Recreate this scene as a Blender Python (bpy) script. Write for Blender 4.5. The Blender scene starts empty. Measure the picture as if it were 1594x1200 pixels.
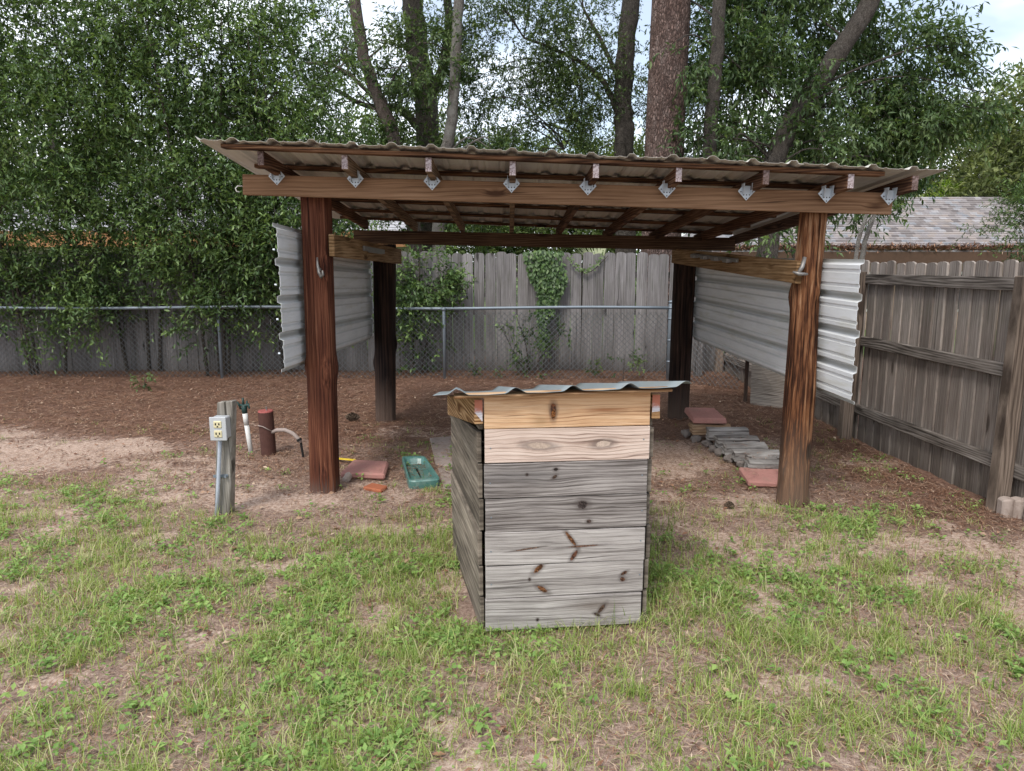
import bpy, math, random
import numpy as np
from mathutils import Vector, Matrix
R = math.radians
random.seed(7)
rng = np.random.default_rng(7)
sc = bpy.context.scene
COL = sc.collection

# ---------------------------------------------------------------- camera, sky, sun, exposure
cam_d = bpy.data.cameras.new('camera')
cam = bpy.data.objects.new('camera', cam_d)
COL.objects.link(cam)
cam.location = (0, 0, 1.69)
cam.rotation_euler = (R(90 - 9.5), 0, 0)
cam_d.sensor_width = 36
cam_d.lens = 36 * 1150 / 1594
cam_d.clip_start = 0.05
cam_d.clip_end = 600
sc.camera = cam

SUN_EL, SUN_AZ = 52, 205          # azimuth clockwise from +Y: the light comes from behind the camera, a little to the left
world = bpy.data.worlds.new('World')
sc.world = world
world.use_nodes = True
wt = world.node_tree
wt.nodes.clear()
w_out = wt.nodes.new('ShaderNodeOutputWorld')
w_bg = wt.nodes.new('ShaderNodeBackground')
w_sky = wt.nodes.new('ShaderNodeTexSky')
w_sky.sky_type = 'NISHITA'
w_sky.sun_disc = False
w_sky.sun_elevation = R(SUN_EL)
w_sky.sun_rotation = R(SUN_AZ)
w_sky.dust_density = 2.0
w_tc = wt.nodes.new('ShaderNodeTexCoord')
w_no = wt.nodes.new('ShaderNodeTexNoise')
w_no.inputs['Scale'].default_value = 2.6
w_no.inputs['Detail'].default_value = 5
w_no.inputs['Roughness'].default_value = .5
w_mp = wt.nodes.new('ShaderNodeMapping')
w_mp.inputs['Scale'].default_value = (1, 1, 2.2)
w_mp.inputs['Location'].default_value = (3.1, .6, .35)
w_rp = wt.nodes.new('ShaderNodeValToRGB')
w_rp.color_ramp.elements[0].position = .43
w_rp.color_ramp.elements[0].color = (.25, .25, .25, 1)
w_rp.color_ramp.elements[1].position = .6
w_mx = wt.nodes.new('ShaderNodeMix')
w_mx.data_type = 'RGBA'
wt.links.new(w_tc.outputs['Generated'], w_mp.inputs['Vector'])
wt.links.new(w_mp.outputs[0], w_no.inputs['Vector'])
wt.links.new(w_no.outputs['Fac'], w_rp.inputs[0])
wt.links.new(w_rp.outputs[0], w_mx.inputs['Factor'])
wt.links.new(w_sky.outputs[0], w_mx.inputs[6])
w_mx.inputs[7].default_value = (9.5, 9.9, 10.4, 1)
wt.links.new(w_mx.outputs[2], w_bg.inputs['Color'])
w_bg.inputs['Strength'].default_value = 0.115
wt.links.new(w_bg.outputs[0], w_out.inputs[0])

sun_d = bpy.data.lights.new('sun', 'SUN')
sun_d.energy = 1.5
sun_d.angle = R(14)
sun_d.color = (1, .95, .88)
sun = bpy.data.objects.new('sun', sun_d)
COL.objects.link(sun)
sd = Vector((math.sin(R(SUN_AZ)) * math.cos(R(SUN_EL)), math.cos(R(SUN_AZ)) * math.cos(R(SUN_EL)), math.sin(R(SUN_EL))))
sun.rotation_euler = sd.to_track_quat('Z', 'Y').to_euler()
sun.location = sd * 50

sc.view_settings.view_transform = 'Standard'
sc.view_settings.look = 'None'
sc.view_settings.gamma = 1
sc.view_settings.use_curve_mapping = False
sc.view_settings.exposure = 0.75
sc.cycles.max_bounces = 6
sc.cycles.transparent_max_bounces = 4

# ---------------------------------------------------------------- node helpers
class NT:
    def __init__(s, name):
        s.mat = bpy.data.materials.new(name)
        s.mat.use_nodes = True
        s.t = s.mat.node_tree
        s.t.nodes.clear()
        s.out = s.t.nodes.new('ShaderNodeOutputMaterial')
    def lk(s, sock, v):
        if isinstance(v, bpy.types.NodeSocket): s.t.links.new(v, sock)
        elif v is not None:
            try: sock.default_value = v
            except Exception: sock.default_value = tuple(v) + (1,)
    def m(s, op, a, b=None, c=None, clamp=False):
        n = s.t.nodes.new('ShaderNodeMath'); n.operation = op; n.use_clamp = clamp
        s.lk(n.inputs[0], a)
        if b is not None: s.lk(n.inputs[1], b)
        if c is not None: s.lk(n.inputs[2], c)
        return n.outputs[0]
    def add(s, a, b): return s.m('ADD', a, b)
    def sub(s, a, b): return s.m('SUBTRACT', a, b)
    def mul(s, a, b): return s.m('MULTIPLY', a, b)
    def obj(s): return s.t.nodes.new('ShaderNodeTexCoord').outputs['Object']
    def sep(s, v):
        n = s.t.nodes.new('ShaderNodeSeparateXYZ'); s.lk(n.inputs[0], v); return n.outputs
    def comb(s, x, y, z):
        n = s.t.nodes.new('ShaderNodeCombineXYZ')
        for i, v in enumerate((x, y, z)): s.lk(n.inputs[i], v)
        return n.outputs[0]
    def rnd(s): return s.t.nodes.new('ShaderNodeObjectInfo').outputs['Random']
    def attr(s, name):
        n = s.t.nodes.new('ShaderNodeAttribute'); n.attribute_name = name; return n
    def noise(s, vec, scale=1, detail=4, rough=.55, dist=0):
        n = s.t.nodes.new('ShaderNodeTexNoise'); s.lk(n.inputs['Vector'], vec)
        n.inputs['Scale'].default_value = scale; n.inputs['Detail'].default_value = detail
        n.inputs['Roughness'].default_value = rough; n.inputs['Distortion'].default_value = dist
        return n.outputs['Fac']
    def voro(s, vec, scale=1, out='Distance'):
        n = s.t.nodes.new('ShaderNodeTexVoronoi'); s.lk(n.inputs['Vector'], vec)
        n.inputs['Scale'].default_value = scale
        return n.outputs[out]
    def ramp(s, f, stops):
        n = s.t.nodes.new('ShaderNodeValToRGB'); s.lk(n.inputs[0], f)
        cr = n.color_ramp
        while len(cr.elements) < len(stops): cr.elements.new(.5)
        for e, (p, c) in zip(cr.elements, stops):
            e.position = p; e.color = (c, c, c, 1) if isinstance(c, (int, float)) else tuple(c) + (1,)
        return n.outputs[0]
    def mix(s, f, a, b, mode='MIX'):
        n = s.t.nodes.new('ShaderNodeMix'); n.data_type = 'RGBA'; n.blend_type = mode; n.clamp_factor = True
        s.lk(n.inputs['Factor'], f)
        for i, v in ((6, a), (7, b)):
            if isinstance(v, bpy.types.NodeSocket): s.t.links.new(v, n.inputs[i])
            else: n.inputs[i].default_value = tuple(v) + (1,) if len(v) == 3 else v
        return n.outputs[2]
    def scale(s, v, k):
        n = s.t.nodes.new('ShaderNodeVectorMath'); n.operation = 'MULTIPLY'; s.lk(n.inputs[0], v); n.inputs[1].default_value = k
        return n.outputs[0]
    def vadd(s, v, k):
        n = s.t.nodes.new('ShaderNodeVectorMath'); n.operation = 'ADD'; s.lk(n.inputs[0], v); s.lk(n.inputs[1], k)
        return n.outputs[0]
    def gray(s, v):
        return s.comb(v, v, v)
    def pbr(s, col, rough=.8, bump=None, bs=.3, bd=.004, metal=0, spec=.3):
        b = s.t.nodes.new('ShaderNodeBsdfPrincipled')
        s.lk(b.inputs['Base Color'], col); s.lk(b.inputs['Roughness'], rough)
        b.inputs['Metallic'].default_value = metal
        b.inputs['Specular IOR Level'].default_value = spec
        if bump is not None:
            n = s.t.nodes.new('ShaderNodeBump'); n.inputs['Strength'].default_value = bs; n.inputs['Distance'].default_value = bd
            s.lk(n.inputs['Height'], bump); s.t.links.new(n.outputs[0], b.inputs['Normal'])
        s.t.links.new(b.outputs[0], s.out.inputs[0])
        return s.mat

def wood(name, stops, axis='z', fine=90, rings=26, ringamt=.45, tint=.25, rough=.85, bs=.6, knots=0.0, ends=None, along=2.5, extra=None, face='y', cf=.12, wv=.045, ct=.5):
    """weathered board: fibres, cathedral rings and blotches along one axis; every object gets its own offset and tint"""
    n = NT(name)
    p = n.obj(); r = n.rnd()
    off = n.comb(n.mul(r, 37.1), n.mul(r, 91.7), n.mul(r, 53.3))
    q = n.vadd(p, off)
    X, Y, Z = n.sep(q)[:3]
    a, b, c = {'z': (Z, X, Y), 'x': (X, Z, Y), 'y': (Y, Z, X)}[axis]
    if axis == 'z' and face == 'x': b, c = c, b
    c = n.mul(c, cf)
    # knots pull the grain sideways
    kv = n.comb(n.mul(a, 1.6), n.mul(b, 5), n.mul(c, .8))
    kd = n.voro(kv, 1.0)
    kn = n.m('SUBTRACT', 1.0, n.m('MULTIPLY', kd, 5.5, clamp=True), clamp=True)
    warp = n.noise(n.comb(n.mul(a, 1.3), n.mul(b, 7), n.mul(c, 3)), 1, 2)
    bb = n.add(n.add(b, n.mul(warp, wv)), n.mul(kn, .03))
    fib = n.noise(n.comb(n.mul(a, along), n.mul(bb, fine), n.mul(c, fine)), 1, 6, .65)
    cen = n.sub(n.m('FRACT', n.mul(bb, 3.1)), .5)
    rr = n.add(n.mul(n.sub(warp, .5), .012), n.m('SQRT', n.add(n.m('POWER', n.mul(cen, .32), 2), n.m('POWER', n.mul(n.sub(n.m('FRACT', n.mul(a, .42)), .5), .11), 2))))
    ring = n.add(n.mul(n.m('SINE', n.mul(rr, rings * 18)), .5), .5)
    blot = n.noise(n.comb(n.mul(a, 1.1), n.mul(b, 3.5), n.mul(c, 3.5)), 1, 3)
    v = n.add(n.mul(fib, 1 - ringamt * .6), n.mul(ring, ringamt * .35))
    v = n.add(n.mul(v, .74), n.mul(blot, .36))
    v = n.sub(v, .04)
    if knots: v = n.sub(v, n.mul(n.m('POWER', kn, 2.0), knots))
    col = n.ramp(v, [(.515 + (q - .52) * ct, c_) for q, c_ in stops])
    ck = n.noise(n.comb(n.mul(a, .9), n.mul(bb, fine * .55), n.mul(c, fine * .5)), 1, 3, .5)
    col = n.mix(n.ramp(ck, [(.30, .75), (.36, 0.0)]), col, tuple(q * .35 for q in stops[0][1]))
    col = n.mix(1, col, n.gray(n.add(1 - tint * .5, n.mul(r, tint))), 'MULTIPLY')
    if extra: col = extra(n, col, p, fib)
    return n.pbr(col, min(1, rough + .1), n.add(n.add(fib, n.mul(ring, .25)), n.ramp(ck, [(.30, -1.0), (.38, 0.0)]) if False else n.mul(n.m('LESS_THAN', ck, .33), -.8)), bs, .005, 0, .15)

def plain(name, c, rough=.6, metal=0, var=.12, ns=30, bs=.15, spec=.3, dirt=None):
    n = NT(name)
    p = n.obj()
    f = n.noise(p, ns, 5, .6)
    g = n.noise(p, ns * .12, 3, .6)
    v = n.add(1 - var, n.mul(n.add(f, g), var))
    col = n.mix(1, c, n.gray(v), 'MULTIPLY')
    if dirt:
        d = n.ramp(n.noise(n.vadd(n.scale(p, (1, 1, 1)), (3.3, 1.1, 7.7)), dirt[1], 6, .7), [(dirt[2], 0.0), (dirt[2] + .15, 1.0)])
        col = n.mix(n.mul(d, dirt[3]), col, dirt[0])
    return n.pbr(col, rough, f, bs, .003, metal, spec)

# ---------------------------------------------------------------- mesh helpers
ORG = {}
def tag(o, label=None, cat=None, group=None, kind=None):
    if label: o['label'] = label
    if cat: o['category'] = cat
    if group: o['group'] = group
    if kind: o['kind'] = kind
    return o
def empty(name, loc, label, cat, group=None):
    o = bpy.data.objects.new(name, None); COL.objects.link(o); o.location = loc
    o.empty_display_size = .1
    ORG[o.name] = Vector(loc)
    return tag(o, label, cat, group)
def link(name, me, parent=None, loc=None):
    """loc is a world position; without it the mesh is in world coordinates"""
    o = bpy.data.objects.new(name, me); COL.objects.link(o)
    if parent is not None:
        o.parent = parent
        base = ORG.get(parent.name, Vector((0, 0, 0)))
        o.location = (Vector(loc) if loc is not None else Vector((0, 0, 0))) - base
    elif loc is not None: o.location = loc
    ORG[o.name] = Vector(loc) if loc is not None else Vector((0, 0, 0))
    return o
def mesh(name, V, F, mats, mi=None, smooth=False):
    me = bpy.data.meshes.new(name)
    me.from_pydata([tuple(v) for v in V], [], F)
    for m in (mats if isinstance(mats, (list, tuple)) else [mats]): me.materials.append(m)
    if mi is not None: me.polygons.foreach_set('material_index', mi)
    if smooth: me.polygons.foreach_set('use_smooth', [True] * len(F))
    me.update()
    return me
def part(name, VF, mat, parent=None, loc=None, smooth=False, recentre=True):
    V, F = VF[0], VF[1]
    mi = VF[2] if len(VF) > 2 else None
    if loc is None and recentre:
        A = np.array([tuple(v) for v in V]); c = Vector(((A[:, 0].min() + A[:, 0].max()) / 2, (A[:, 1].min() + A[:, 1].max()) / 2, A[:, 2].min()))
        V = [Vector(v) - c for v in V]; loc = c
    return link(name, mesh(name, V, F, mat, mi, smooth), parent, loc)
def join(*vfs):
    V, F = [], []
    for v, f in vfs:
        k = len(V); V += [tuple(q) for q in v]; F += [tuple(i + k for i in g) for g in f]
    return V, F
def hexa(P, bev=0.004):
    """8 corners: bottom ring 0-3, top ring 4-7; chamfered edges by bmesh"""
    import bmesh
    bm = bmesh.new()
    vs = [bm.verts.new(p) for p in P]
    for f in ((3, 2, 1, 0), (4, 5, 6, 7), (0, 1, 5, 4), (1, 2, 6, 5), (2, 3, 7, 6), (3, 0, 4, 7)): bm.faces.new([vs[i] for i in f])
    bmesh.ops.recalc_face_normals(bm, faces=bm.faces)
    if bev: bmesh.ops.bevel(bm, geom=list(bm.edges), offset=bev, segments=1, affect='EDGES', profile=.5)
    bm.verts.index_update()
    V = [v.co.copy() for v in bm.verts]; F = [tuple(v.index for v in f.verts) for f in bm.faces]
    bm.free()
    return V, F
def box(x0, x1, y0, y1, z0, z1, bev=.004):
    return hexa([(x0, y0, z0), (x1, y0, z0), (x1, y1, z0), (x0, y1, z0), (x0, y0, z1), (x1, y0, z1), (x1, y1, z1), (x0, y1, z1)], bev)
def beam(a, b, w, h, bev=.004, up=(0, 0, 1)):
    """bar from a to b (centre line), w sideways, h along up"""
    a, b = Vector(a), Vector(b); d = (b - a).normalized(); u = Vector(up); s = d.cross(u).normalized(); u = s.cross(d).normalized()
    P = []
    for t in (-.5, .5):
        for q, k in ((a, -.5), (a, .5), (b, .5), (b, -.5)): P.append(q + s * w * k + u * h * t)
    return hexa(P, bev)
def tube(pts, rad, n=8, cap=True):
    pts = [Vector(p) for p in pts]
    rad = rad if isinstance(rad, (list, tuple)) else [rad] * len(pts)
    V, F = [], []
    ref = Vector((0, 0, 1))
    for i, p in enumerate(pts):
        d = (pts[min(i + 1, len(pts) - 1)] - pts[max(i - 1, 0)]).normalized()
        if abs(d.dot(ref)) > .95: ref = Vector((1, 0, 0))
        s = d.cross(ref).normalized(); u = s.cross(d).normalized()
        ref = u
        for k in range(n):
            t = 2 * math.pi * k / n
            V.append(p + (s * math.cos(t) + u * math.sin(t)) * rad[i])
    for i in range(len(pts) - 1):
        for k in range(n):
            a, b = i * n + k, i * n + (k + 1) % n
            F.append((a, b, b + n, a + n))
    if cap: F += [tuple(range(n))[::-1], tuple(range((len(pts) - 1) * n, len(pts) * n))]
    return V, F
# value noise
_T = np.random.default_rng(3).random((256, 256))
def vn(x, y):
    x = np.asarray(x, float); y = np.asarray(y, float)
    xi = np.floor(x).astype(int); yi = np.floor(y).astype(int); fx = x - xi; fy = y - yi
    fx = fx * fx * (3 - 2 * fx); fy = fy * fy * (3 - 2 * fy)
    g = lambda a, b: _T[a % 256, b % 256]
    return (g(xi, yi) * (1 - fx) + g(xi + 1, yi) * fx) * (1 - fy) + (g(xi, yi + 1) * (1 - fx) + g(xi + 1, yi + 1) * fx) * fy
def fbm(x, y, o=4, s=1.0):
    t, a, w = 0, .5, 0
    for k in range(o):
        t = t + a * vn(x * s * 2 ** k + 17.3 * k, y * s * 2 ** k + 9.1 * k); w += a; a *= .5
    return t / w
def sstep(a, b, x):
    t = np.clip((np.asarray(x, float) - a) / (b - a), 0, 1); return t * t * (3 - 2 * t)
def gz(x, y):
    x = np.asarray(x, float); y = np.asarray(y, float)
    near = 1 - sstep(14, 20, np.hypot(x, y - 5))
    return near * ((fbm(x, y, 3, .9) - .5) * .05 + (fbm(x + 50, y, 3, 5) - .5) * .022 + .07 * sstep(9.3, 10.6, y)) - .35 * sstep(12.5, 18, y)
def g0(x, y): return float(gz(x, y))
# what covers the ground where
def m_litter(x, y):
    n = fbm(x + 7, y + 3, 4, 1.1) - .5
    back = sstep(6.2, 7.4, y + n * 2.0 - .35 * np.clip(-x - 3, 0, 3) * 0)
    right = sstep(2.35, 2.9, x + n * .9) * sstep(4.0, 4.8, y + n)
    mid = .5 * sstep(4.7, 5.6, y + n * 1.4)
    return np.clip(np.maximum(np.maximum(back, right), mid) , 0, 1)
def m_sand(x, y):
    n = fbm(x + 31, y * 1.6 + 11, 4, 1.3)
    left = np.exp(-(((x + 4.4) / 1.3) ** 2 + ((y - 6.3) / .75) ** 2)) * 1.1
    r1 = np.exp(-(((x - 2.05) / .75) ** 2 + ((y - 4.25) / .28) ** 2)) * .9
    r2 = np.exp(-(((x - 1.25) / .42) ** 2 + ((y - 6.0) / .8) ** 2)) * .8
    l2 = np.exp(-(((x + 1.75) / .5) ** 2 + ((y - 5.05) / .22) ** 2)) * .8
    return np.clip((left + r1 + r2 + l2) * (.45 + n) + .55 * sstep(.5, .62, fbm(x + 71, y * 1.5 + 5, 4, 1.2)) * sstep(4.8, 5.4, y) * (1 - sstep(7.2, 8.4, y)) + sstep(.56, .7, fbm(x + 31, y * 1.3 + 11, 5, 2.6)) * .9 * (1 - sstep(4.6, 5.6, y)), 0, 1)
def m_grass(x, y):
    n = fbm(x * 1.0 + 3, y * 1.0 + 5, 4, 1.7)
    edge = 4.75 + 1.05 * sstep(2.0, 3.2, -x) - .5 * sstep(1.6, 2.6, x) - .25 * np.exp(-((x + 1.7) / .7) ** 2)
    zone = 1 - sstep(edge - .35, edge + .45, y + (n - .5) * 1.6)
    n2 = fbm(x + 13, y + 71, 3, 4.5)
    n3 = fbm(x + 43, y + 7, 2, 13)
    d = zone * (.2 + .8 * sstep(.36, .62, n)) * (.35 + .9 * sstep(.36, .6, n2)) * (.3 + 1.3 * sstep(.35, .62, n3))
    d = np.maximum(d, .10 * sstep(.5, .62, fbm(x + 90, y + 40, 3, 2.2)) * (1 - sstep(6.5, 8.5, y)))
    d = d * (1 - .85 * m_sand(x, y))
    ring = np.exp(-(np.maximum(np.maximum(-.2 - x, x - .72), 0) ** 2 + np.maximum(np.maximum(3.1 - y, y - 4.2), 0) ** 2) / .05)
    d = d * 1.25 + .10 * zone
    d = np.maximum(d, ring * .95 * sstep(.3, .55, n + .12))
    for (qx, qy, qr, qa) in ((1.8, 4.82, .16, .9), (2.1, 4.9, .12, .7), (2.15, 4.55, .25, .9), (-.6, 5.33, .10, 1.4), (-.52, 5.12, .12, .9), (-1.88, 4.7, .12, .6), (2.5, 4.75, .2, .5), (.95, 4.75, .3, .7)):
        d = np.maximum(d, qa * np.exp(-((x - qx) ** 2 + (y - qy) ** 2) / qr ** 2))
    lush = np.exp(-(((x + .55) / .55) ** 2 + ((y - 2.85) / .5) ** 2))
    d = d + lush * .7
    inside = (x > -.28) & (x < .62) & (y > 3.25) & (y < 4.2)
    return np.where(inside, 0, np.clip(d, 0, 1.5))
def inst_mesh(name, V, F, mat, attrs=None, smooth=False):
    """big numpy mesh; F is (n,3) or (n,4)"""
    me = bpy.data.meshes.new(name)
    V = np.ascontiguousarray(V, np.float32); F = np.ascontiguousarray(F, np.int32); k = F.shape[1]
    me.vertices.add(len(V)); me.vertices.foreach_set('co', V.ravel())
    me.loops.add(F.size); me.loops.foreach_set('vertex_index', F.ravel())
    me.polygons.add(len(F)); me.polygons.foreach_set('loop_start', np.arange(0, F.size, k, dtype=np.int32))
    for m in (mat if isinstance(mat, (list, tuple)) else [mat]): me.materials.append(m)
    for an, av in (attrs or {}).items():
        if an == 'mi': me.polygons.foreach_set('material_index', av.astype(np.int32)); continue
        a = me.attributes.new(an, 'FLOAT', 'POINT'); a.data.foreach_set('value', np.ascontiguousarray(av, np.float32))
    if smooth: me.polygons.foreach_set('use_smooth', np.ones(len(F), bool))
    me.update(calc_edges=True)
    return me

# ---------------------------------------------------------------- materials
def leaf_mat(name, dark, mid, light, trans=.35, gloss=.45, spec=.4):
    n = NT(name)
    a = n.attr('tint').outputs['Fac']
    col = n.ramp(a, [(0, dark), (.55, mid), (1, light)])
    b = n.t.nodes.new('ShaderNodeBsdfPrincipled'); n.lk(b.inputs['Base Color'], col)
    b.inputs['Roughness'].default_value = gloss; b.inputs['Specular IOR Level'].default_value = spec
    t = n.t.nodes.new('ShaderNodeBsdfTranslucent'); n.lk(t.inputs[0], n.mix(1, col, (1.25, 1.3, .6), 'MULTIPLY'))
    mx = n.t.nodes.new('ShaderNodeMixShader'); mx.inputs[0].default_value = trans
    n.t.links.new(b.outputs[0], mx.inputs[1]); n.t.links.new(t.outputs[0], mx.inputs[2]); n.t.links.new(mx.outputs[0], n.out.inputs[0])
    return n.mat
M = {}
M['laurel'] = leaf_mat('laurel_leaf', (.03, .06, .022), (.088, .155, .05), (.2, .295, .095), .28, .45, .45)
M['oak'] = leaf_mat('oak_leaf', (.03, .055, .02), (.072, .12, .038), (.155, .21, .07), .3, .5, .4)
M['fresh'] = leaf_mat('fresh_leaf', (.04, .078, .03), (.088, .145, .055), (.18, .25, .10), .35, .45, .4)
M['far'] = leaf_mat('far_leaf', (.05, .075, .03), (.10, .14, .05), (.2, .25, .1), .35, .7, .2)
M['olive'] = leaf_mat('olive_leaf', (.05, .07, .028), (.125, .155, .06), (.23, .26, .11), .3, .7, .2)
M['grass'] = leaf_mat('grass_blade', (.14, .225, .055), (.36, .45, .125), (.54, .5, .3), .35, .5, .25)
M['weed'] = leaf_mat('weed_leaf', (.11, .2, .05), (.22, .35, .095), (.36, .46, .15), .3, .55, .3)
n = NT('dry_needles')
M['needle'] = n.pbr(n.ramp(n.attr('tint').outputs['Fac'], [(0, (.05, .024, .016)), (.35, (.16, .075, .045)), (.65, (.30, .165, .10)), (1, (.52, .40, .29))]), .75)

# ground
n = NT('ground_soil')
p = n.obj()
sandm = n.attr('sand').outputs['Fac']; litm = n.attr('litter').outputs['Fac']; grm = n.attr('grassy').outputs['Fac']
f1 = n.noise(p, 38, 8, .8); f2 = n.noise(p, 7, 6, .65); f3 = n.noise(n.scale(p, (1, 1, 1)), 190, 3, .7)
sand = n.ramp(n.add(n.mul(f1, .7), n.mul(f3, .3)), [(.38, (.16, .10, .075)), (.45, (.34, .235, .18)), (.52, (.48, .355, .285)), (.6, (.62, .50, .42))])
soil = n.ramp(n.add(n.mul(f1, .65), n.mul(f3, .35)), [(.36, (.08, .052, .04)), (.45, (.21, .142, .11)), (.53, (.35, .25, .2)), (.62, (.52, .41, .345))])
lit = n.ramp(n.add(n.mul(f1, .6), n.mul(f3, .4)), [(.37, (.04, .023, .017)), (.47, (.135, .075, .053)), (.56, (.25, .15, .11)), (.64, (.40, .27, .21))])
col = n.mix(n.m('MULTIPLY', n.add(litm, n.sub(f2, .5)), 1.0, clamp=True), soil, lit)
col = n.mix(n.ramp(n.add(sandm, n.add(n.mul(n.sub(f2, .5), 1.5), n.mul(n.sub(f1, .5), 1.2))), [(.42, 0.0), (.72, 1.0)]), col, sand)
far = n.attr('lawn').outputs['Fac']
col = n.mix(far, col, n.ramp(f2, [(.3, (.08, .14, .035)), (.7, (.17, .25, .07))]))
M['ground'] = n.pbr(col, .95, n.add(n.mul(f1, .8), n.mul(f3, .5)), .9, .012, 0, .15)

# timber
GREY = [(.22, (.05, .046, .045)), (.42, (.15, .14, .138)), (.6, (.235, .222, .222)), (.78, (.34, .325, .325))]
def mossy(n, col, p, fib):
    z = n.sep(p)[2]
    g = n.noise(n.scale(p, (3, 3, 1.2)), 2.2, 4, .6)
    d = n.m('MULTIPLY', n.ramp(g, [(.5, 0.0), (.75, 1.0)]), .5)
    col = n.mix(d, col, (.085, .09, .06))
    low = n.ramp(n.add(z, n.mul(n.sub(g, .5), .5)), [(.0, 1.0), (.28, 0.0)])
    return n.mix(n.mul(low, .55), col, (.055, .045, .035))
M['picket'] = wood('weathered_picket', [(p_, tuple(q * 1.0 for q in c_)) for p_, c_ in GREY], 'z', 110, 14, .2, .35, knots=.55, extra=mossy, ct=.72, wv=.03, along=1.6)
M['picket_dark'] = wood('brown_grey_picket', [(.22, (.08, .064, .054)), (.42, (.215, .18, .158)), (.6, (.34, .298, .268)), (.8, (.46, .41, .375))], 'z', 130, 14, .2, .35, knots=.5, extra=mossy, face='x', ct=.72, wv=.03, along=1.6)  # the right fence boards' own brown-grey tone
M['rail'] = wood('weathered_rail', [(.22, (.05, .042, .036)), (.42, (.15, .13, .115)), (.6, (.24, .213, .192)), (.8, (.35, .32, .295))], 'y', 60, 18, .4, .2, knots=.4)
M['fencepost'] = wood('fence_post_timber', [(.22, (.06, .045, .036)), (.45, (.16, .125, .1)), (.7, (.27, .215, .175))], 'z', 80, 20, .4, .1, knots=.3)
BRN = [(.22, (.06, .03, .018)), (.42, (.155, .088, .05)), (.6, (.23, .138, .083)), (.8, (.32, .205, .13))]
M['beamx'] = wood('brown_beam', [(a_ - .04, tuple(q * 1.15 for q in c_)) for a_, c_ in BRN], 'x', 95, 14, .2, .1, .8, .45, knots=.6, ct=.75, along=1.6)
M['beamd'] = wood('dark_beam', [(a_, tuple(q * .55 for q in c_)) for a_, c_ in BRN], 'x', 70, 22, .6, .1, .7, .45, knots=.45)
M['beamy'] = wood('golden_side_beam', [(.22, (.09, .048, .02)), (.42, (.21, .125, .06)), (.6, (.31, .2, .105)), (.8, (.42, .29, .17))], 'y', 60, 16, .3, .1, .7, .45, knots=.5)
M['rafter'] = wood('dark_rafter', [(.22, (.035, .017, .011)), (.42, (.1, .05, .03)), (.6, (.16, .09, .055)), (.8, (.27, .17, .11))], 'y', 70, 22, .5, .5, .75, .5, knots=.4)
M['rafter_pale'] = wood('pale_rafter', [(.22, (.09, .06, .04)), (.42, (.19, .13, .085)), (.6, (.27, .19, .125)), (.8, (.38, .28, .2))], 'y', 70, 22, .5, .3, .75, .5, knots=.4)
M['purlin'] = wood('purlin_timber', [(.22, (.03, .014, .009)), (.42, (.11, .055, .03)), (.6, (.19, .1, .055)), (.8, (.3, .19, .11))], 'x', 70, 22, .5, .5, .75, .5, knots=.4)
n = NT('cut_end'); p = n.obj(); f = n.noise(n.scale(p, (30, 4, 60)), 1, 5, .7, 1.5)
M['cutend'] = n.pbr(n.ramp(f, [(.38, (.12, .085, .085)), (.5, (.36, .3, .31)), (.62, (.6, .56, .58))]), .9, f, .5)
n = NT('dark_cut_end'); p = n.obj(); f = n.noise(n.scale(p, (30, 4, 60)), 1, 5, .7, 1.5)
M['cutend_dark'] = n.pbr(n.ramp(f, [(.38, (.05, .03, .025)), (.5, (.13, .09, .08)), (.62, (.26, .2, .2))]), .9, f, .5)
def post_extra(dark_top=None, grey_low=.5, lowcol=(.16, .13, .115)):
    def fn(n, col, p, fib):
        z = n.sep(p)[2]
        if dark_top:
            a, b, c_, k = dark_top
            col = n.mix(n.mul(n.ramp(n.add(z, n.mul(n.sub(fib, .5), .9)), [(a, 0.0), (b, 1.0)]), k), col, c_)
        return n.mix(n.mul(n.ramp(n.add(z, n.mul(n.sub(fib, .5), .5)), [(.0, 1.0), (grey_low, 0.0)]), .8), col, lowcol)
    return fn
def zs(v): return v
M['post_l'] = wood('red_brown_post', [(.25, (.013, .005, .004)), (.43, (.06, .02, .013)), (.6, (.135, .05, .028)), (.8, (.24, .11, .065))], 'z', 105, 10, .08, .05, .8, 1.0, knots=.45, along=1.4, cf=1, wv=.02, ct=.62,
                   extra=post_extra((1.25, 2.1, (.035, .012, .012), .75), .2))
M['post_r'] = wood('orange_brown_post', [(.2, (.012, .006, .004)), (.4, (.055, .022, .012)), (.56, (.165, .07, .032)), (.74, (.30, .17, .095)), (.9, (.46, .34, .25))], 'z', 52, 10, .1, .05, .85, 1.4, knots=.8, along=3.2, cf=1, wv=.06,
                   extra=post_extra(None, .75, (.17, .125, .095)))
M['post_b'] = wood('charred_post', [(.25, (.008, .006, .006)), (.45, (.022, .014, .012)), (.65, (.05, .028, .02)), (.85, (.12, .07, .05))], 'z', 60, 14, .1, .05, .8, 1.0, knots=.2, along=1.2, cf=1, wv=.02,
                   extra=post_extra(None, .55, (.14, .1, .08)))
M['utilpost'] = wood('grey_stake', [(.22, (.07, .062, .05)), (.42, (.19, .175, .15)), (.6, (.29, .27, .24)), (.8, (.4, .38, .35))], 'z', 90, 14, .3, .1, .9, 1.0, along=1.6)

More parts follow.
